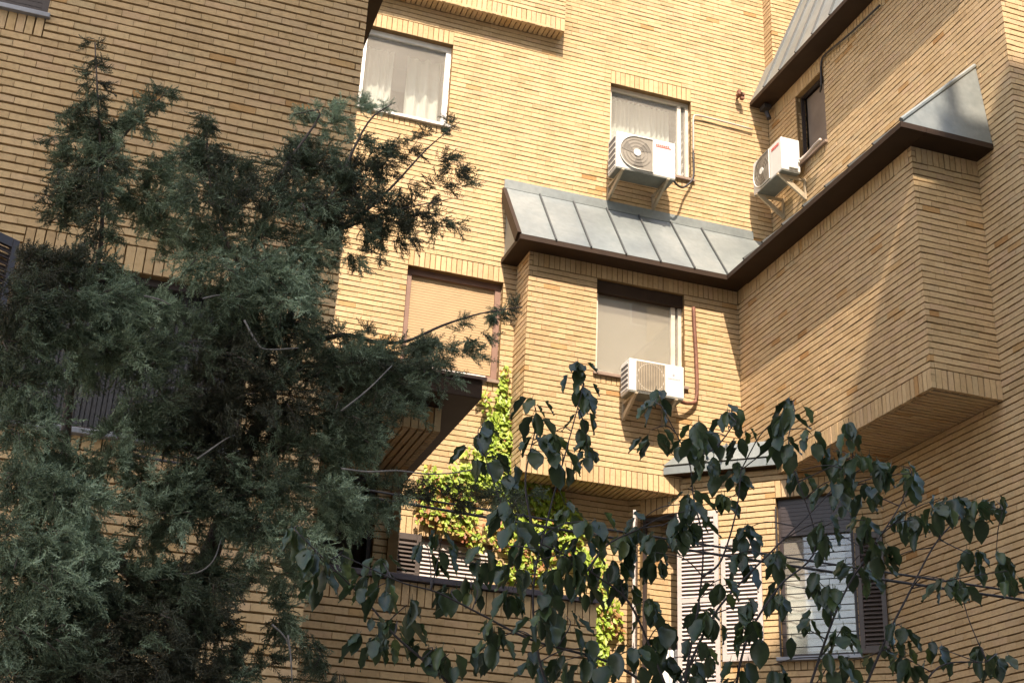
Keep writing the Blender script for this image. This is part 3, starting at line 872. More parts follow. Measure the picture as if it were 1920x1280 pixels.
# ================================================================ AIR CONDITIONERS, PIPES
def aircon(label, C, U, N, wd, ht, dp, round_guard, drop=0.3, wall_gap=0.12, group='air conditioner units hung below windows', cover=False):
    """C = lower left front corner; U along the front, N outward"""
    t = thing('air_conditioner', label, 'air conditioner', group, loc=tuple(C))
    def pt(u, n, z): return U * u + N * n + ZA * z
    def b(m, u0, u1, n0, n1, z0, z1): m.box(pt((u0 + u1) / 2, (n0 + n1) / 2, (z0 + z1) / 2), U, ZA, N, (u1 - u0) / 2, (z1 - z0) / 2, (n1 - n0) / 2)
    m = MB(); b(m, 0, wd, -dp, 0, 0.012, ht); m.obj('casing', ACW, t, bevel=0.012)
    m = MB(); b(m, 0.01, wd - 0.01, -dp + 0.01, -0.004, -0.004, 0.011); m.obj('base_pan', ACB, t)
    r = ht * 0.44
    cu, cz = 0.045 + r, ht * 0.5
    if round_guard:
        pts = []
        ur = cu + r * 0.93
        for k in range(33):
            a = math.radians(90 + 180 * k / 32)
            pts.append(pt(cu + r * math.cos(a), 0.001, cz + r * math.sin(a)))
        pts += [pt(ur, 0.001, cz - r), pt(ur, 0.001, cz + r)]
        m = MB(); m.prism(pts, N * 0.012); fg = m.obj('fan_guard', ACG, t)
        m = MB(); m.tube([p + N * 0.018 for p in pts] + [pts[0] + N * 0.018], 0.008, 6); m.obj('guard_rim', ACW, fg)
        m = MB()
        for k in range(3):
            a0 = 2 * math.pi * k / 3 + 0.5
            bl = [pt(cu + rr * math.cos(a0 + da), 0.0135, cz + rr * math.sin(a0 + da)) for rr, da in ((r * .22, 0), (r * .86, -.25), (r * .9, .45), (r * .25, .8))]
            m.prism(bl, N * 0.004)
        m.obj('fan_blades', ACD if False else plain('shadowed_blades', (0.13, 0.115, 0.09), 0.5), fg)
        m = MB(); m.disc(pt(cu, 0.014, cz), U, ZA, N, r * 0.21, 0.014, 24); m.obj('hub', ACW, fg)
        for rr in (0.42, 0.62, 0.82):
            m = MB(); m.tube([pt(cu + r * rr * math.cos(a), 0.021, cz + r * rr * math.sin(a)) for a in np.linspace(0, 2 * math.pi, 33)], 0.0025, 5); m.obj('guard_wire', ACG, fg)
        b2 = MB(); b(b2, ur + 0.05, wd - 0.07, 0.001, 0.004, ht * 0.80, ht * 0.825)
        for k in range(7): b(b2, ur + 0.055 + k * 0.032, ur + 0.078 + k * 0.032, 0.001, 0.004, ht * 0.84, ht * 0.88)
        b2.obj('wordmark', REDP, t)
    else:
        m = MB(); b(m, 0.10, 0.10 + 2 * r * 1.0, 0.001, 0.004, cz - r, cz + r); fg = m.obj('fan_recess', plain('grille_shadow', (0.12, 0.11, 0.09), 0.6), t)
        cu = 0.10 + r
        for k in range(17):
            m = MB(); u = 0.105 + (k + .5) * (2 * r - 0.01) / 17
            b(m, u - 0.0055, u + 0.0055, 0.004, 0.018, cz - r, cz + r); m.obj('grille_bar', BRKT, fg)
        m = MB(); m.tube([pt(cu + r * .93 * math.cos(a), 0.003, cz + r * .93 * math.sin(a)) for a in np.linspace(0, 2 * math.pi, 33)], 0.006, 6); m.obj('fan_ring', ACW, fg)
        ux = 0.10 + 2 * r
        b2 = MB(); b2.disc(pt(ux + (wd - ux) * .45, 0.001, ht * .70), U, ZA, N, 0.018, 0.003, 12)
        for k in range(8): b(b2, ux + 0.05 + k * 0.022, ux + 0.064 + k * 0.022, 0.001, 0.004, ht * 0.56, ht * 0.60)
        b2.obj('wordmark', GREYP, t)
    # coil at the side
    m = MB(); b(m, -0.003, 0.0, -dp + 0.03, -0.05, 0.05, ht - 0.05); cl = m.obj('coil', COIL, t)
    for k in range(6):
        m = MB(); z = 0.06 + k * (ht - 0.12) / 5
        b(m, -0.010, -0.003, -dp + 0.03, -0.05, z - 0.010, z + 0.010); m.obj('coil_bar', ACW, cl)
    # valve cover on the other side
    m = MB(); b(m, wd + 0.001, wd + 0.03, -dp + 0.05, -dp + 0.20, 0.05, 0.24); m.obj('valve_cover', ACW, t, bevel=0.006)
    # brackets
    for u in (0.10, wd - 0.12):
        m = MB(); wl = -dp - wall_gap + 0.003
        m.prism([pt(u - 0.018, 0.02, -0.005), pt(u - 0.018, wl, -0.005), pt(u - 0.018, wl, -0.045), pt(u - 0.018, 0.02, -0.03)], U * 0.036)
        m.prism([pt(u - 0.02, wl, 0.0), pt(u - 0.02, wl + 0.03, 0.0), pt(u - 0.02, wl + 0.03, -drop), pt(u - 0.02, wl, -drop)], U * 0.04)
        m.prism([pt(u - 0.016, 0.0, -0.03), pt(u - 0.016, wl + 0.02, -drop), pt(u - 0.016, wl + 0.02, -drop + 0.09), pt(u - 0.016, -0.12, -0.03)], U * 0.032)
        m.obj('bracket', BRKT, t)
    return t

aircon('white air conditioner with round grey fan guard below the upper curtained window', V(6.445, 15.55, 10.16), XA, NY, 0.945, 0.625, 0.33, True, wall_gap=0.22, drop=0.26)
aircon('white air conditioner with square slatted grille below the bay window', V(6.50, 15.13, 6.52), XA, NY, 0.80, 0.475, 0.30, False, wall_gap=0.14, drop=0.27)
aircon('white air conditioner seen edge on, on the flank wall above the long eave', V(8.84, 15.83, 10.36), -YA_, NX, 0.87, 0.57, 0.31, True, wall_gap=0.15, drop=0.35)

def pipe(name, label, cat, pts, r, mat, seg=8, n=4):
    m = MB(); m.tube(smooth_path(pts, n), r, seg)
    return tag(m.obj(name, mat, None, True), label, cat)
pipe('drain_pipe', 'rusty pipe climbing the bay wall from the square grilled air conditioner', 'pipe',
     [V(7.32, 15.40, 6.62), V(7.50, 15.46, 6.62), V(7.66, 15.52, 6.70), V(7.69, 15.53, 6.95), V(7.68, 15.53, 7.4), V(7.665, 15.53, 7.75), V(7.655, 15.53, 8.02), V(7.655, 15.54, 8.13)], 0.026, RUST)
pipe('wall_conduit', 'pale pipe running level from the upper window to the inner corner', 'pipe',
     [V(7.94, 16.06, 11.05), V(7.94, 16.05, 11.45), V(7.945, 16.05, 11.68), V(8.02, 16.05, 11.745), V(8.4, 16.05, 11.745), V(8.98, 16.05, 11.73)], 0.015, INSUL)
pipe('roof_cable', 'black cable dropping from the upper eave to the flank window', 'cable',
     [V(9.25, 12.85, 11.93), V(9.25, 13.6, 11.97), V(9.255, 14.25, 12.06), V(9.27, 14.42, 12.02), V(9.27, 14.45, 11.80), V(9.27, 14.47, 11.6), V(9.33, 14.6, 11.62)], 0.016, BLACK)
pipe('refrigerant_hose', 'grey hose from the flank air conditioner along its window sill', 'pipe',
     [V(9.12, 14.93, 10.55), V(9.17, 14.86, 10.60), V(9.20, 14.76, 10.64), V(9.19, 14.6, 10.65), V(9.19, 14.44, 10.655)], 0.026, INSUL)
pipe('refrigerant_hose', 'black hose looping from the round guarded air conditioner to the window jamb', 'pipe',
     [V(7.41, 15.72, 10.28), V(7.55, 15.78, 10.22), V(7.75, 15.98, 10.36), V(7.935, 16.06, 10.62), V(7.94, 16.06, 11.05)], 0.016, BLACK)
# rusty bracket beside the upper roof
m = MB(); c = at(1388, 178, 15.98)
m.tube([V(c[0], Y_A, c[2]), V(c[0], 15.93, c[2])], 0.02, 8); m.box(c + V(0, 0, 0.0), XA, ZA, NY, 0.055, 0.02, 0.05)
m.box(c + V(-0.02, 0, 0.045), XA, ZA, NY, 0.025, 0.03, 0.03); m.box(c + V(0.03, 0.0, -0.05), XA, ZA, NY, 0.03, 0.03, 0.03)
tag(m.obj('lamp_bracket', RUST), 'rusty bracket stub on the sunlit facade near the upper roof corner', 'bracket')
m = MB(); m.box(V(9.16, 15.93, 12.10), XA, ZA, NY, 0.06, 0.035, 0.08); m.tube([V(9.16, 15.9, 12.0), V(9.17, 15.85, 11.86)], 0.04, 8)
tag(m.obj('eave_lamp', BLACK), 'small dark floodlight tucked under the end of the upper eave', 'lamp')

# ================================================================ CYPRESS
def frames(dirs, spin):
    z = dirs / np.linalg.norm(dirs, axis=1, keepdims=True)
    a = np.where(np.abs(z[:, 2:3]) > 0.9, np.array([[1.0, 0, 0]]), np.array([[0, 0, 1.0]]))
    x = np.cross(a, z); x /= np.linalg.norm(x, axis=1, keepdims=True)
    y = np.cross(z, x)
    cs, sn = np.cos(spin)[:, None], np.sin(spin)[:, None]
    return x * cs + y * sn, -x * sn + y * cs, z

def spray_template(n_side, r):
    """flat-ish feathery spray along +z, unit length; list of triangles"""
    T = []
    def sliver(p, q, wdt):
        d = q - p; s = np.cross(d, r.normal(size=3)); s /= np.linalg.norm(s) + 1e-9
        T.append((p - s * wdt, p + s * wdt, q))
    ax = [V(0.10 * math.sin(2.2 * t), 0.06 * math.sin(3 * t), t) for t in np.linspace(0, 1, 6)]
    for i in range(5): sliver(ax[i], ax[i + 1] + (ax[i + 1] - ax[i]) * 0.4, 0.032)
    for i in range(n_side):
        t = 0.08 + 0.9 * i / n_side
        s = 1 if i % 2 else -1
        base = V(0.10 * math.sin(2.2 * t), 0.06 * math.sin(3 * t), t)
        ln = 0.36 * (1 - 0.55 * t) * r.uniform(0.7, 1.2)
        d = V(s * r.uniform(0.5, 0.95), r.uniform(-0.5, 0.5), r.uniform(0.45, 0.9)); d /= np.linalg.norm(d)
        tip = base + d * ln
        sliver(base, tip, 0.032)
        for j in range(3):
            b2 = base + d * ln * (0.25 + 0.25 * j)
            d2 = d + r.normal(0, 0.65, 3); d2 /= np.linalg.norm(d2)
            sliver(b2, b2 + d2 * ln * r.uniform(0.35, 0.6), 0.028)
    return np.array(T)

def foliage(name, mat, parent, pos, dirs, size, tone, templates, r):
    n = len(pos)
    pick = r.integers(0, len(templates), n)
    x, y, z = frames(dirs, r.uniform(0, 2 * math.pi, n))
    VV, TT = [], []
    for k, T in enumerate(templates):
        i = np.where(pick == k)[0]
        if not len(i): continue
        t = T.reshape(-1, 3)
        p = pos[i][:, None] + size[i][:, None, None] * (t[None, :, 0:1] * x[i][:, None] + t[None, :, 1:2] * y[i][:, None] + t[None, :, 2:3] * z[i][:, None])
        VV.append(p.reshape(-1, 3)); TT.append(np.repeat(tone[i], len(T)))
    vv = np.concatenate(VV); tt = np.concatenate(TT)
    me = fast_mesh(name, vv, np.arange(len(vv)).reshape(-1, 3))
    a = me.attributes.new('tone', 'FLOAT', 'FACE'); a.data.foreach_set('value', tt.astype(np.float32))
    me.materials.append(mat)
    return link(name, me, parent)

cyp = thing('cypress_tree', 'grey green cypress tree with drooping feathery branches in front of the wing', 'tree')
YC = 7.4
# strokes: x0,y0,x1,y1 (photo pixels), radius, depth, sprays, lean (dx,dy in the picture)
ST = [
 (180, 78, 180, 110, 12, 0, 14), (165, 118, 180, 150, 20, 0, 22), (178, 150, 172, 200, 20, 0, 34),
 (100, 208, 185, 215, 14, 0, 40), (160, 200, 200, 260, 30, 0, 90), (215, 225, 270, 200, 16, 0, 40), (270, 205, 325, 162, 13, 0, 40), (255, 200, 270, 260, 18, 0, 40),
 (85, 255, 225, 250, 26, .1, 120), (75, 310, 110, 300, 14, .1, 24), (95, 320, 225, 300, 36, 0, 170), (80, 365, 150, 390, 26, .1, 90), (120, 350, 220, 380, 30, 0, 130),
 (190, 300, 190, 470, 22, -.1, 130), (100, 400, 150, 420, 16, .1, 40), (215, 380, 300, 360, 24, .1, 80), (240, 330, 330, 330, 18, .1, 60),
 (385, 205, 385, 240, 14, 0, 26), (360, 225, 395, 235, 10, 0, 14), (388, 240, 390, 300, 24, 0, 60), (330, 285, 450, 290, 26, 0, 120), (300, 320, 460, 330, 34, .1, 190),
 (345, 350, 470, 380, 40, -.1, 240), (260, 370, 350, 420, 34, .1, 170), (280, 430, 420, 450, 34, .1, 190), (420, 300, 470, 340, 22, .1, 70),
 (550, 215, 640, 200, 15, .2, 50), (580, 230, 640, 225, 20, .2, 60), (600, 240, 560, 310, 26, .2, 100), (520, 310, 640, 320, 36, .1, 220), (540, 270, 620, 290, 22, .2, 80),
 (480, 370, 640, 380, 44, 0, 300), (560, 420, 700, 400, 40, .1, 240), (620, 350, 700, 300, 34, .2, 130), (690, 330, 760, 270, 26, .2, 70), (760, 270, 855, 230, 14, .2, 34),
 (640, 320, 720, 400, 40, .1, 130), (680, 440, 770, 440, 26, .1, 70), (660, 260, 720, 300, 24, .1, 60), (670, 200, 745, 195, 13, .2, 24), (655, 215, 700, 180, 12, .2, 16), (780, 300, 865, 310, 22, .2, 40), (720, 340, 870, 360, 26, .2, 60), (700, 380, 850, 420, 26, .2, 70), (640, 430, 790, 400, 30, .1, 120), (620, 470, 720, 470, 24, .1, 60),
 (430, 440, 600, 470, 46, 0, 320), (350, 480, 560, 520, 50, -.1, 400), (370, 560, 560, 560, 50, -.1, 400), (420, 620, 590, 610, 44, 0, 320), (560, 500, 600, 560, 24, .1, 60),
 (340, 640, 520, 690, 50, -.1, 400), (360, 730, 560, 740, 50, -.1, 380), (430, 800, 560, 800, 44, 0, 280),
 (580, 630, 700, 625, 14, 0, 60), (560, 690, 700, 680, 44, -.1, 320), (620, 680, 800, 660, 36, 0, 260), (760, 640, 900, 620, 22, .1, 90), (860, 605, 985, 575, 14, .1, 44), (800, 655, 880, 660, 24, .1, 70),
 (640, 740, 830, 700, 40, -.1, 300), (560, 780, 760, 770, 44, -.1, 340), (600, 830, 690, 810, 36, -.1, 180), (520, 850, 660, 850, 40, -.1, 260),
 (480, 900, 640, 920, 44, -.1, 320), (560, 960, 680, 960, 34, 0, 170), (640, 930, 760, 920, 26, 0, 120), (640, 970, 720, 960, 22, 0, 70), (820, 930, 990, 930, 20, .3, 120), (740, 910, 830, 925, 14, .3, 40),
 (470, 980, 600, 1020, 40, -.1, 260), (500, 1060, 570, 1090, 26, 0, 110), (510, 1140, 560, 1200, 26, 0, 90), (560, 1180, 640, 1260, 30, .1, 90), (470, 1210, 520, 1270, 20, .1, 50), (450, 1060, 500, 1100, 18, .1, 40),
 (10, 500, 160, 500, 34, -.2, 200), (70, 490, 200, 490, 26, -.1, 130), (0, 560, 80, 560, 44, -.3, 220), (0, 640, 90, 620, 44, -.3, 220), (100, 540, 220, 560, 40, -.2, 230), (110, 600, 260, 590, 40, -.1, 260),
 (230, 540, 330, 590, 32, -.1, 160), (220, 650, 330, 660, 34, -.2, 200), (230, 690, 320, 680, 26, -.2, 120), (100, 660, 230, 660, 34, -.1, 190), (0, 720, 90, 720, 46, -.3, 230), (10, 800, 80, 800, 46, -.3, 220), (120, 700, 210, 720, 20, 0, 60),
 (230, 760, 340, 740, 34, -.2, 200), (200, 820, 330, 790, 34, -.2, 210), (300, 800, 420, 760, 40, -.1, 240), (110, 880, 250, 850, 28, -.2, 160), (60, 860, 110, 900, 26, -.2, 90), (330, 850, 450, 850, 36, -.1, 220),
 (0, 900, 130, 930, 46, -.3, 300), (100, 920, 180, 950, 34, -.3, 160), (260, 900, 360, 920, 38, -.2, 220), (280, 960, 420, 960, 40, -.2, 260), (0, 1000, 170, 1010, 50, -.3, 340), (90, 1060, 190, 1080, 44, -.3, 260),
 (250, 1000, 280, 1020, 26, -.1, 60), (340, 900, 470, 930, 38, -.1, 240), (430, 940, 480, 1000, 26, -.1, 100), (0, 1080, 160, 1100, 50, -.3, 340), (190, 1090, 420, 1090, 40, -.2, 300), (380, 1060, 440, 1070, 26, -.1, 80),
 (160, 1150, 380, 1150, 50, -.2, 400), (0, 1170, 160, 1190, 54, -.3, 380), (120, 1230, 330, 1230, 54, -.2, 420), (0, 1270, 160, 1260, 50, -.3, 320), (370, 1140, 430, 1220, 28, -.1, 120), (380, 1230, 440, 1270, 26, -.1, 90), (200, 1290, 420, 1285, 46, -.2, 240),
]
rg = np.random.default_rng(11)
pos, dirs, size, tone = [], [], [], []
plumes = []
for (x0, y0, x1, y1, rad, dz, n) in ST:
    Yd = YC + dz * 1.5
    sc = Yd / FPX * 1.08
    nb = max(3, int(n * (0.2 if (y0 > 850 and x0 < 430) else 0.26 if rad < 18 else 0.155)))
    ln = math.hypot(x1 - x0, y1 - y0) + 1e-6
    tx, ty = (x1 - x0) / ln, (y1 - y0) / ln
    for j in range(nb):
        # a branchlet leaves the axis, runs out and nods at its end
        t = rg.random()
        q = rg.uniform(0, 0.45) * rad
        a = rg.random() * 2 * math.pi
        p0 = at(x0 + (x1 - x0) * t + q * math.cos(a), y0 + (y1 - y0) * t + q * math.sin(a), Yd + rg.normal(0, 0.5) * rad * sc * 1.5)
        d = R[0] * (math.cos(a) + 0.45 * tx) - ZA * (math.sin(a) * 0.8 + 0.45 * ty) + R[2] * rg.normal(0, 0.5)
        d /= np.linalg.norm(d)
        L_ = rad * sc * rg.uniform(0.55, 1.0)
        bt = rg.normal(0, 0.16)
        m = int(rg.integers(9, 15))
        side = np.cross(d, R[2]); side /= np.linalg.norm(side) + 1e-9
        for i in range(m):
            u = (i + rg.random()) / m
            p = p0 + d * L_ * u - ZA * L_ * 0.35 * u * u + side * rg.normal(0, 0.16) * L_ + rg.normal(0, 0.010, 3)
            v = d + side * rg.normal(0, 0.55) + rg.normal(0, 0.28, 3) - ZA * 0.55 * u
            pos.append(p); dirs.append(v)
            size.append(rg.uniform(0.060, 0.115) * (0.8 if rad < 18 else 1.0))
            tone.append(0.40 + bt + rg.normal(0, 0.09) + 0.16 * (u - 0.5))
        if rad > 18 and rg.random() < 0.5:
            plumes.append([p0, p0 + d * L_ * 0.5 - ZA * L_ * 0.08, p0 + d * L_ * 0.95 - ZA * L_ * 0.32])
# a patchy tone so that whole plumes are greyer, greener or dead brown
pos = np.array(pos); tone = np.array(tone)
ph = rg.uniform(0, 6, (4, 3))
for k in range(4):
    kv = rg.normal(0, 3.2, 3)
    tone += 0.17 * np.sin(pos @ kv + ph[k, 0])
tone = np.clip(tone, 0, 1)
tpl = [spray_template(11, rg) for _ in range(10)]
foliage('crown', CONIF, cyp, pos, np.array(dirs), np.array(size), tone, tpl, rg)

mb = MB()
def limb(pts, r0, r1, dz=0.0, m=None):
    (m or mb).tube(smooth_path([at(x, y, YC + dz) for x, y in pts], 4), r0, 7, r1)
g0 = at(330, 1290, YC)
mb.tube(smooth_path([V(g0[0] - 0.1, YC + 0.1, -1.65), V(g0[0] - 0.05, YC, -0.4), g0, at(352, 1200, YC), at(380, 1080, YC), at(430, 940, YC), at(480, 800, YC)], 5), 0.11, 10, 0.035)
limb([(480, 800), (512, 770), (505, 700), (492, 640), (455, 520), (400, 380), (385, 215)], 0.03, 0.004)
limb([(360, 1180), (250, 1080), (130, 950), (122, 850), (135, 700), (160, 560), (188, 470), (190, 330), (178, 80)], 0.045, 0.004)
limb([(500, 660), (545, 590), (562, 520), (590, 440), (640, 330), (690, 230), (735, 195)], 0.026, 0.003, 0.1)
limb([(505, 700), (560, 655), (640, 628), (700, 640), (760, 640), (830, 610), (900, 588), (980, 575)], 0.02, 0.003, 0.1)
limb([(600, 445), (680, 400), (740, 345), (800, 280), (862, 228)], 0.014, 0.002, 0.2)
limb([(640, 430), (740, 395), (860, 370)], 0.010, 0.002, 0.2)
limb([(190, 300), (250, 235), (320, 165)], 0.012, 0.002)
limb([(185, 250), (140, 225), (85, 205)], 0.010, 0.002)
limb([(455, 530), (520, 340), (600, 215), (550, 215)], 0.014, 0.002, 0.1)
for q in plumes: mb.tube(q, 0.0035, 5, 0.0015)
mb.obj('trunk', BARK, cyp, True)
tw = MB()
for pts in ([(458, 600), (480, 640), (500, 655), (560, 652)], [(140, 1205), (165, 1240), (190, 1258), (235, 1256)], [(640, 878), (690, 884), (745, 882), (800, 888), (850, 886), (905, 876)],
            [(20, 680), (60, 668), (90, 662)], [(270, 555), (300, 562), (320, 572)], [(380, 560), (400, 555), (412, 553)], [(30, 905), (80, 900), (100, 895)], [(320, 1075), (370, 1073), (400, 1050), (415, 1010)],
            [(540, 1190), (545, 1230), (548, 1280)], [(510, 1170), (535, 1195), (545, 1225)], [(80, 1110), (110, 1140), (113, 1200)], [(640, 770), (690, 730), (735, 685)], [(370, 860), (420, 825), (440, 815)]):
    tw.tube(smooth_path([at(x, y, YC - 0.42) for x, y in pts], 4), 0.0055, 6, 0.003)
tw.obj('dead_twigs', TWIG, cyp, True)['kind'] = 'stuff'

# ================================================================ BROAD LEAVED TREE
per = thing('persimmon_tree', 'young broad leaved tree with drooping dark leaves before the lower windows', 'tree')
YPm = 5.2
CL = """1080,712,3 1093,755,4 1090,805,2 1002,785,3 1033,838,2 1000,850,2 1100,862,4 1050,870,1 908,815,2 885,858,2 925,882,2 947,905,1 950,968,3 1060,970,3 1235,765,3 1222,830,4 1302,820,3 1285,855,2 1325,840,2
1368,792,4 1388,838,3 1330,885,3 1388,905,4 1490,775,4 1468,800,4 1470,845,3 1522,838,2 1588,825,3 1562,870,4 1605,878,4 1645,888,4 1690,898,5 1708,912,2 1560,925,4 1503,905,3 1290,940,3 1302,980,3 1360,960,2
1580,955,4 1625,930,3 1545,1000,3 1700,975,4 1720,998,5 1762,958,2 1792,970,5 1830,968,4 1868,962,4 1820,1062,3 1868,1065,5 1888,1095,3 1798,1108,4 1770,1110,2 1622,1000,6 1642,1040,5 1600,1078,4 1532,1030,3 1530,1108,3
1562,1130,3 1502,1190,2 1535,1138,2 1580,1200,4 1642,1090,3 1400,1015,3 1388,1060,3 1352,1110,3 1450,1060,3 1462,1118,4 1400,1160,3 1412,1198,4 1332,1170,3 1308,1148,2 1312,1232,3 1270,1000,2 1240,1012,3 1200,1000,3
1168,1030,4 1230,1060,4 1110,1000,3 1090,1040,4 1150,1080,4 1062,1070,5 1030,1030,3 968,1000,3 985,1040,4 1040,1100,4 1102,1108,5 1180,1110,4 1212,1150,3 960,1080,4 908,1060,2 880,1110,3 828,1030,3 802,1052,2 718,1080,3
690,1110,3 722,1118,3 850,1128,3 762,1160,4 740,1200,3 718,1222,4 800,1240,4 842,1250,2 930,1200,3 922,1230,4 960,1130,4 1012,1190,5 1062,1180,5 1030,1150,3 1000,1250,3 1090,1240,3 1060,1262,2 1142,1260,3 1192,1240,3
1240,1200,3 1250,1262,3 1300,1270,3 562,1008,3 592,1068,4 640,1060,2 602,1090,2 1690,1200,3 1702,1250,4 1752,1238,4 1650,1240,3 1600,1262,3 1842,1238,3 1872,1250,4 1560,1262,3 1450,1270,3 1382,1270,3 690,1190,2""".split()
rl = np.random.default_rng(5)
def leaf_mesh(k):
    """ovate drooping leaf: petiole at the origin, blade along -z, folded on its midrib and curled"""
    L_ = rl.uniform(0.078, 0.120); Wd = L_ * rl.uniform(0.54, 0.74); tw_ = rl.uniform(-0.22, 0.22)
    fold = rl.uniform(0.25, 1.0); curl = rl.uniform(0.05, 1.1)
    st = [(0, 0.0), (0.05, 0.40), (0.14, 0.74), (0.28, 0.96), (0.44, 1.0), (0.60, 0.86), (0.75, 0.60), (0.89, 0.25), (1.0, 0.0)]
    vs, fs = [], []
    for (t, wv) in st:
        s = t * L_
        y = -curl * L_ * (t ** 1.8) * 0.35
        hw = wv * Wd / 2
        wob = 0.006 * math.sin(t * 14 + k)
        x_ = tw_ * L_ * t * t; f2 = fold * (1 - 0.35 * t)
        vs += [(x_ - hw * math.cos(f2), y - hw * math.sin(f2) + wob, -s), (x_, y, -s), (x_ + hw * math.cos(f2), y - hw * math.sin(f2) - wob, -s)]
    for i in range(len(st) - 1):
        a = 3 * i
        fs += [(a, a + 1, a + 4, a + 3), (a + 1, a + 2, a + 5, a + 4)]
    # petiole
    b = len(vs)
    vs += [(-0.0016, 0, 0.0), (0.0016, 0, 0.0), (0.001, 0.004, 0.022), (-0.001, 0.004, 0.022)]
    fs += [(b, b + 1, b + 2, b + 3)]
    return vs, fs
LM = []
for k in range(44):
    vs_, fs_ = leaf_mesh(k)
    me = bpy.data.meshes.new('leaf'); me.from_pydata(vs_, [], fs_); me.update()
    me.polygons.foreach_set('use_smooth', [True] * len(me.polygons))
    a = me.attributes.new('tone', 'FLOAT', 'FACE')
    tv = np.clip(rl.normal(0.42, 0.22), 0, 0.9)
    if k == 17: tv = 0.93
    val = [tv] * len(me.polygons)
    a.data.foreach_set('value', val)
    me.materials.append(BROAD)
    LM.append(me)
places = []
tips = []
for s in CL:
    x, y, n = map(int, s.split(','))
    n += 4
    dY = rl.uniform(-0.45, 0.45)
    c = at(x, y - 20, YPm + dY)
    tips.append(c)
    for i in range(n):
        a = 2 * math.pi * (i + rl.uniform(-0.3, 0.3)) / n + rl.uniform(0, 6)
        off = V(math.cos(a), math.sin(a), 0) * rl.uniform(0.008, 0.058) + V(0, 0, rl.uniform(-0.055, 0.04))
        yaw = a + math.pi / 2 + rl.normal(0, 0.4)
        tilt = rl.uniform(-0.1, 0.6)
        places.append((c + off, yaw, tilt, rl.integers(0, len(LM)), rl.uniform(0.78, 1.2)))
def in_frame(p):
    x, y = proj(p)
    return 5 < x < 1915 and 5 < y < 1275
order = sorted(range(len(places)), key=lambda i: np.linalg.norm(places[i][0]) + (0 if in_frame(places[i][0]) else 50))
single = set(order[:300])
jm = MB(); jt = []
for i, (p, yaw, tilt, k, s) in enumerate(places):
    Mx = Matrix.Translation(Vector(p)) @ Matrix.Rotation(yaw, 4, 'Z') @ Matrix.Rotation(-tilt, 4, 'X') @ Matrix.Scale(s, 4)
    if i in single:
        o = link('leaf', LM[k], per); o.matrix_world = Mx
    else:
        me = LM[k]
        jm.add([tuple(Mx @ v.co) for v in me.vertices], [tuple(f.vertices) for f in me.polygons])
        jt += [d.value for d in me.attributes['tone'].data]
me = jm.mesh('leaves'); me.materials.append(BROAD)
me.polygons.foreach_set('use_smooth', [True] * len(me.polygons))
a = me.attributes.new('tone', 'FLOAT', 'FACE'); a.data.foreach_set('value', jt)
o = link('leaves', me, per); o['kind'] = 'stuff'
# limbs: the picture's main stems, then twigs out to every cluster
stems = [
 [(1275, 1340), (1290, 1240), (1310, 1130), (1318, 1020), (1300, 930), (1290, 860), (1240, 760)],
 [(1290, 1250), (1340, 1150), (1400, 1080), (1470, 1010), (1540, 940), (1600, 870)],
 [(1600, 1340), (1660, 1200), (1700, 1120), (1760, 1010), (1830, 950), (1880, 955)],
 [(1500, 1340), (1570, 1140), (1620, 1050), (1680, 960), (1710, 900)],
 [(1270, 1340), (1230, 1240), (1180, 1130), (1120, 1080), (1060, 1040), (960, 980), (900, 830)],
 [(1050, 1340), (1012, 1240), (1000, 1100), (1030, 960), (1060, 850), (1095, 720)],
 [(1240, 1300), (1140, 1240), (1000, 1200), (900, 1150), (820, 1110), (750, 1090), (640, 1040)],
 [(900, 1340), (820, 1260), (740, 1190), (690, 1130), (600, 1040), (560, 1000)],
 [(1370, 1340), (1400, 1200), (1460, 1100), (1530, 1020), (1480, 850), (1490, 770)],
 [(1290, 860), (1340, 840), (1380, 790)], [(1100, 1070), (1140, 1020), (1200, 990)], [(1700, 1340), (1760, 1250), (1850, 1240)],
 [(1318, 1080), (1352, 1050), (1380, 960), (1390, 880)], [(1000, 1000), (985, 900), (1005, 800)],
]
mb = MB(); nodes_ = []
for st in stems:
    dz = rl.uniform(-0.15, 0.15)
    pp = smooth_path([at(x, y, YPm + dz) for x, y in st], 6)
    nodes_ += pp
    mb.tube(pp, 0.0062, 6, 0.0022)
base = at(1275, 1340, YPm)
mb.tube(smooth_path([V(base[0] + 0.05, YPm + 0.1, -1.65), V(base[0] + 0.02, YPm + 0.05, -0.8), V(base[0], YPm, -0.2), at(1275, 1330, YPm)], 5), 0.035, 8, 0.011)
for q in (2, 3, 5, 7, 8, 11):
    e = at(*stems[q][0], YPm)
    mb.tube(smooth_path([V(base[0] + 0.02, YPm + 0.05, -0.7), (V(base[0], YPm, -0.3) + e) / 2 + V(0, 0, -0.08), e], 5), 0.02, 6, 0.0085)
mb.obj('trunk', STEM, per, True)
mb = MB()
nd = np.array(nodes_)
for c in tips:
    d = np.linalg.norm((nd - c) * np.array([1, 0.5, 1]), axis=1) + np.where(nd[:, 2] > c[2] + 0.03, 0.15, 0)
    q = nd[np.argmin(d)]
    mb.tube(smooth_path([q, (q + c) / 2 + V(0, 0, 0.02) + rl.normal(0, 0.012, 3), c + V(0, 0, 0.012)], 4), 0.0032, 5, 0.0018)
mb.obj('twigs', STEM, per, True)['kind'] = 'stuff'

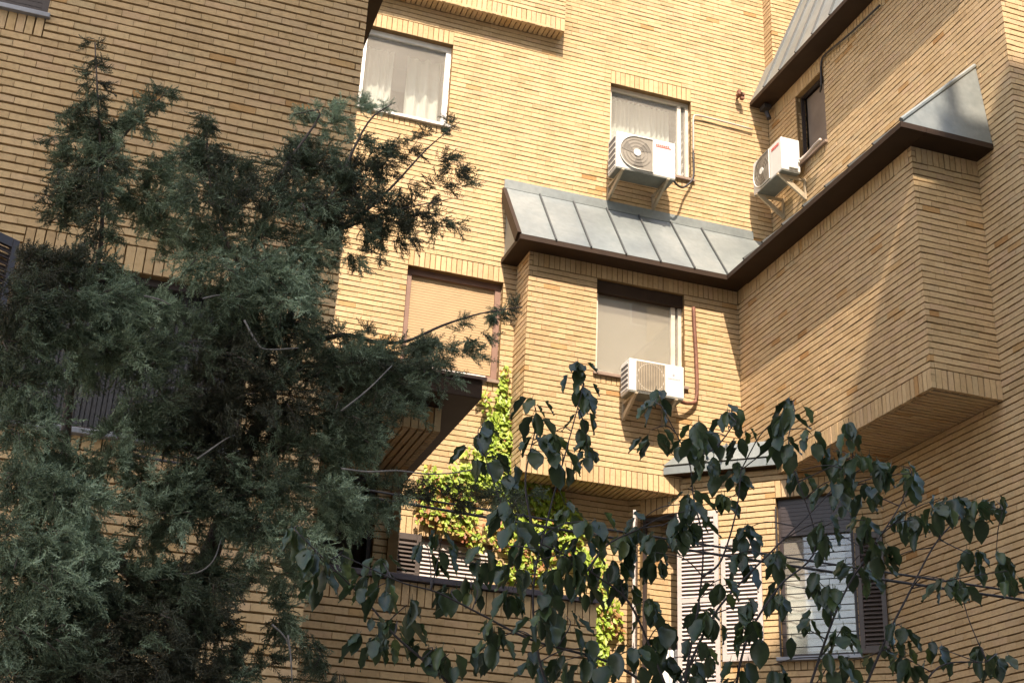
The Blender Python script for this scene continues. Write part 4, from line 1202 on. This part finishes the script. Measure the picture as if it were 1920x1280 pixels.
# ================================================================ CREEPER
cre = thing('creeper_plant', 'yellow green climbing creeper on the sunlit wall below the bay', 'plant')
rv = np.random.default_rng(3)
VS = [  # x0,y0,x1,y1,r,n,brown  (photo pixels on the wall plane)
 (948, 690, 944, 740, 8, 46, .15), (944, 740, 938, 800, 15, 110, .05), (938, 790, 935, 840, 26, 190, .02), (955, 830, 960, 860, 14, 60, .1), (930, 840, 905, 900, 30, 220, .04), (905, 730, 915, 770, 12, 26, .55),
 (930, 880, 1000, 900, 26, 170, .06), (850, 880, 920, 890, 14, 70, .05), (800, 890, 870, 920, 20, 120, .18), (800, 930, 880, 960, 28, 170, .55), (790, 960, 900, 990, 24, 130, .7), (850, 985, 900, 1020, 16, 60, .8), (950, 900, 1040, 930, 22, 140, .06),
 (1040, 930, 1060, 950, 14, 46, .03), (1060, 960, 1085, 985, 17, 70, .02), (930, 990, 1000, 1050, 28, 150, .5), (1000, 990, 1060, 1050, 26, 120, .35), (1060, 1010, 1110, 1070, 24, 110, .15), (960, 1060, 1040, 1085, 20, 80, .25), (930, 1055, 960, 1085, 12, 30, .4),
 (900, 850, 1000, 950, 36, 260, .04), (1000, 920, 1085, 1000, 26, 150, .05), (960, 960, 1060, 990, 26, 130, .1), (870, 890, 950, 900, 22, 110, .04),
 (1120, 1050, 1135, 1120, 16, 70, .15), (1120, 1120, 1135, 1190, 18, 100, .1), (1115, 1190, 1130, 1240, 18, 110, .03), (1150, 1130, 1165, 1190, 12, 40, .6)]
vv, ff, tt = [], [], []
for (x0, y0, x1, y1, rad, n, br) in VS:
    for i in range(int(n * 1.5)):
        t = rv.random(); a = rv.random() * 6.283; rr = rad * math.sqrt(rv.random())
        p = at(x0 + (x1 - x0) * t + rr * math.cos(a), y0 + (y1 - y0) * t + rr * math.sin(a), Y_A - rv.uniform(0.02, 0.16))
        nrm = V(rv.normal(0.0, .45), -1, rv.normal(0.55, .4)); nrm /= np.linalg.norm(nrm)
        s = rv.uniform(0.030, 0.062)
        ax = V(rv.normal(0, .6), 0, -1); ax -= nrm * np.dot(ax, nrm); ax /= np.linalg.norm(ax)
        sd = np.cross(nrm, ax)
        b = len(vv)
        vv += [p - ax * s * .9, p + sd * s * .62 - nrm * s * .2, p + ax * s, p - sd * s * .62 - nrm * s * .2, p]
        ff += [(b, b + 1, b + 4), (b + 1, b + 2, b + 4), (b + 2, b + 3, b + 4), (b + 3, b, b + 4)]
        tn = rv.uniform(0.82, 1.0) if rv.random() < br * 0.6 else np.clip(rv.normal(0.42, 0.2), 0, 0.8)
        tt += [tn] * 4
me = fast_mesh('foliage', np.array(vv), np.array(ff)); me.materials.append(VINE)
a = me.attributes.new('tone', 'FLOAT', 'FACE'); a.data.foreach_set('value', np.array(tt, np.float32))
link('foliage', me, cre)
mb = MB()
for pts in ([(1118, 1270), (1122, 1180), (1110, 1080), (1060, 1010), (1000, 930), (940, 860), (945, 700)], [(1000, 930), (900, 905), (800, 905)], [(990, 935), (1005, 985), (1015, 1030), (1030, 1060)], [(900, 905), (860, 960), (820, 1000)], [(1060, 1010), (1000, 1040), (950, 1070)]):
    mb.tube(smooth_path([at(x, y, Y_A - 0.05) for x, y in pts], 4), 0.012, 6, 0.006)
mb.obj('stem', VINEST, cre, True)

# ================================================================ OVERHEAD CABLES
def sag(p, q, s, n=24):
    return [p + (q - p) * t - ZA * s * 4 * t * (1 - t) for t in np.linspace(0, 1, n)]
for i, (a, b, s, r, lb) in enumerate((((700, 912, 9.2), (2060, 1122, 7.6), 0.05, 0.008, 'upper black cable slung across the courtyard past the lower windows'),
                                      ((690, 920, 9.2), (2060, 1132, 7.7), 0.07, 0.010, 'lower black cable hanging just under the other one across the courtyard'))):
    pa, pb = at(*a), at(*b)
    d = pb - pa
    m = MB(); m.tube(sag(pa - d * 0.35, pb + d * 0.35, s), r, 6)
    tag(m.obj('overhead_cable', BLACK, None, True), lb, 'cable', 'overhead cables')
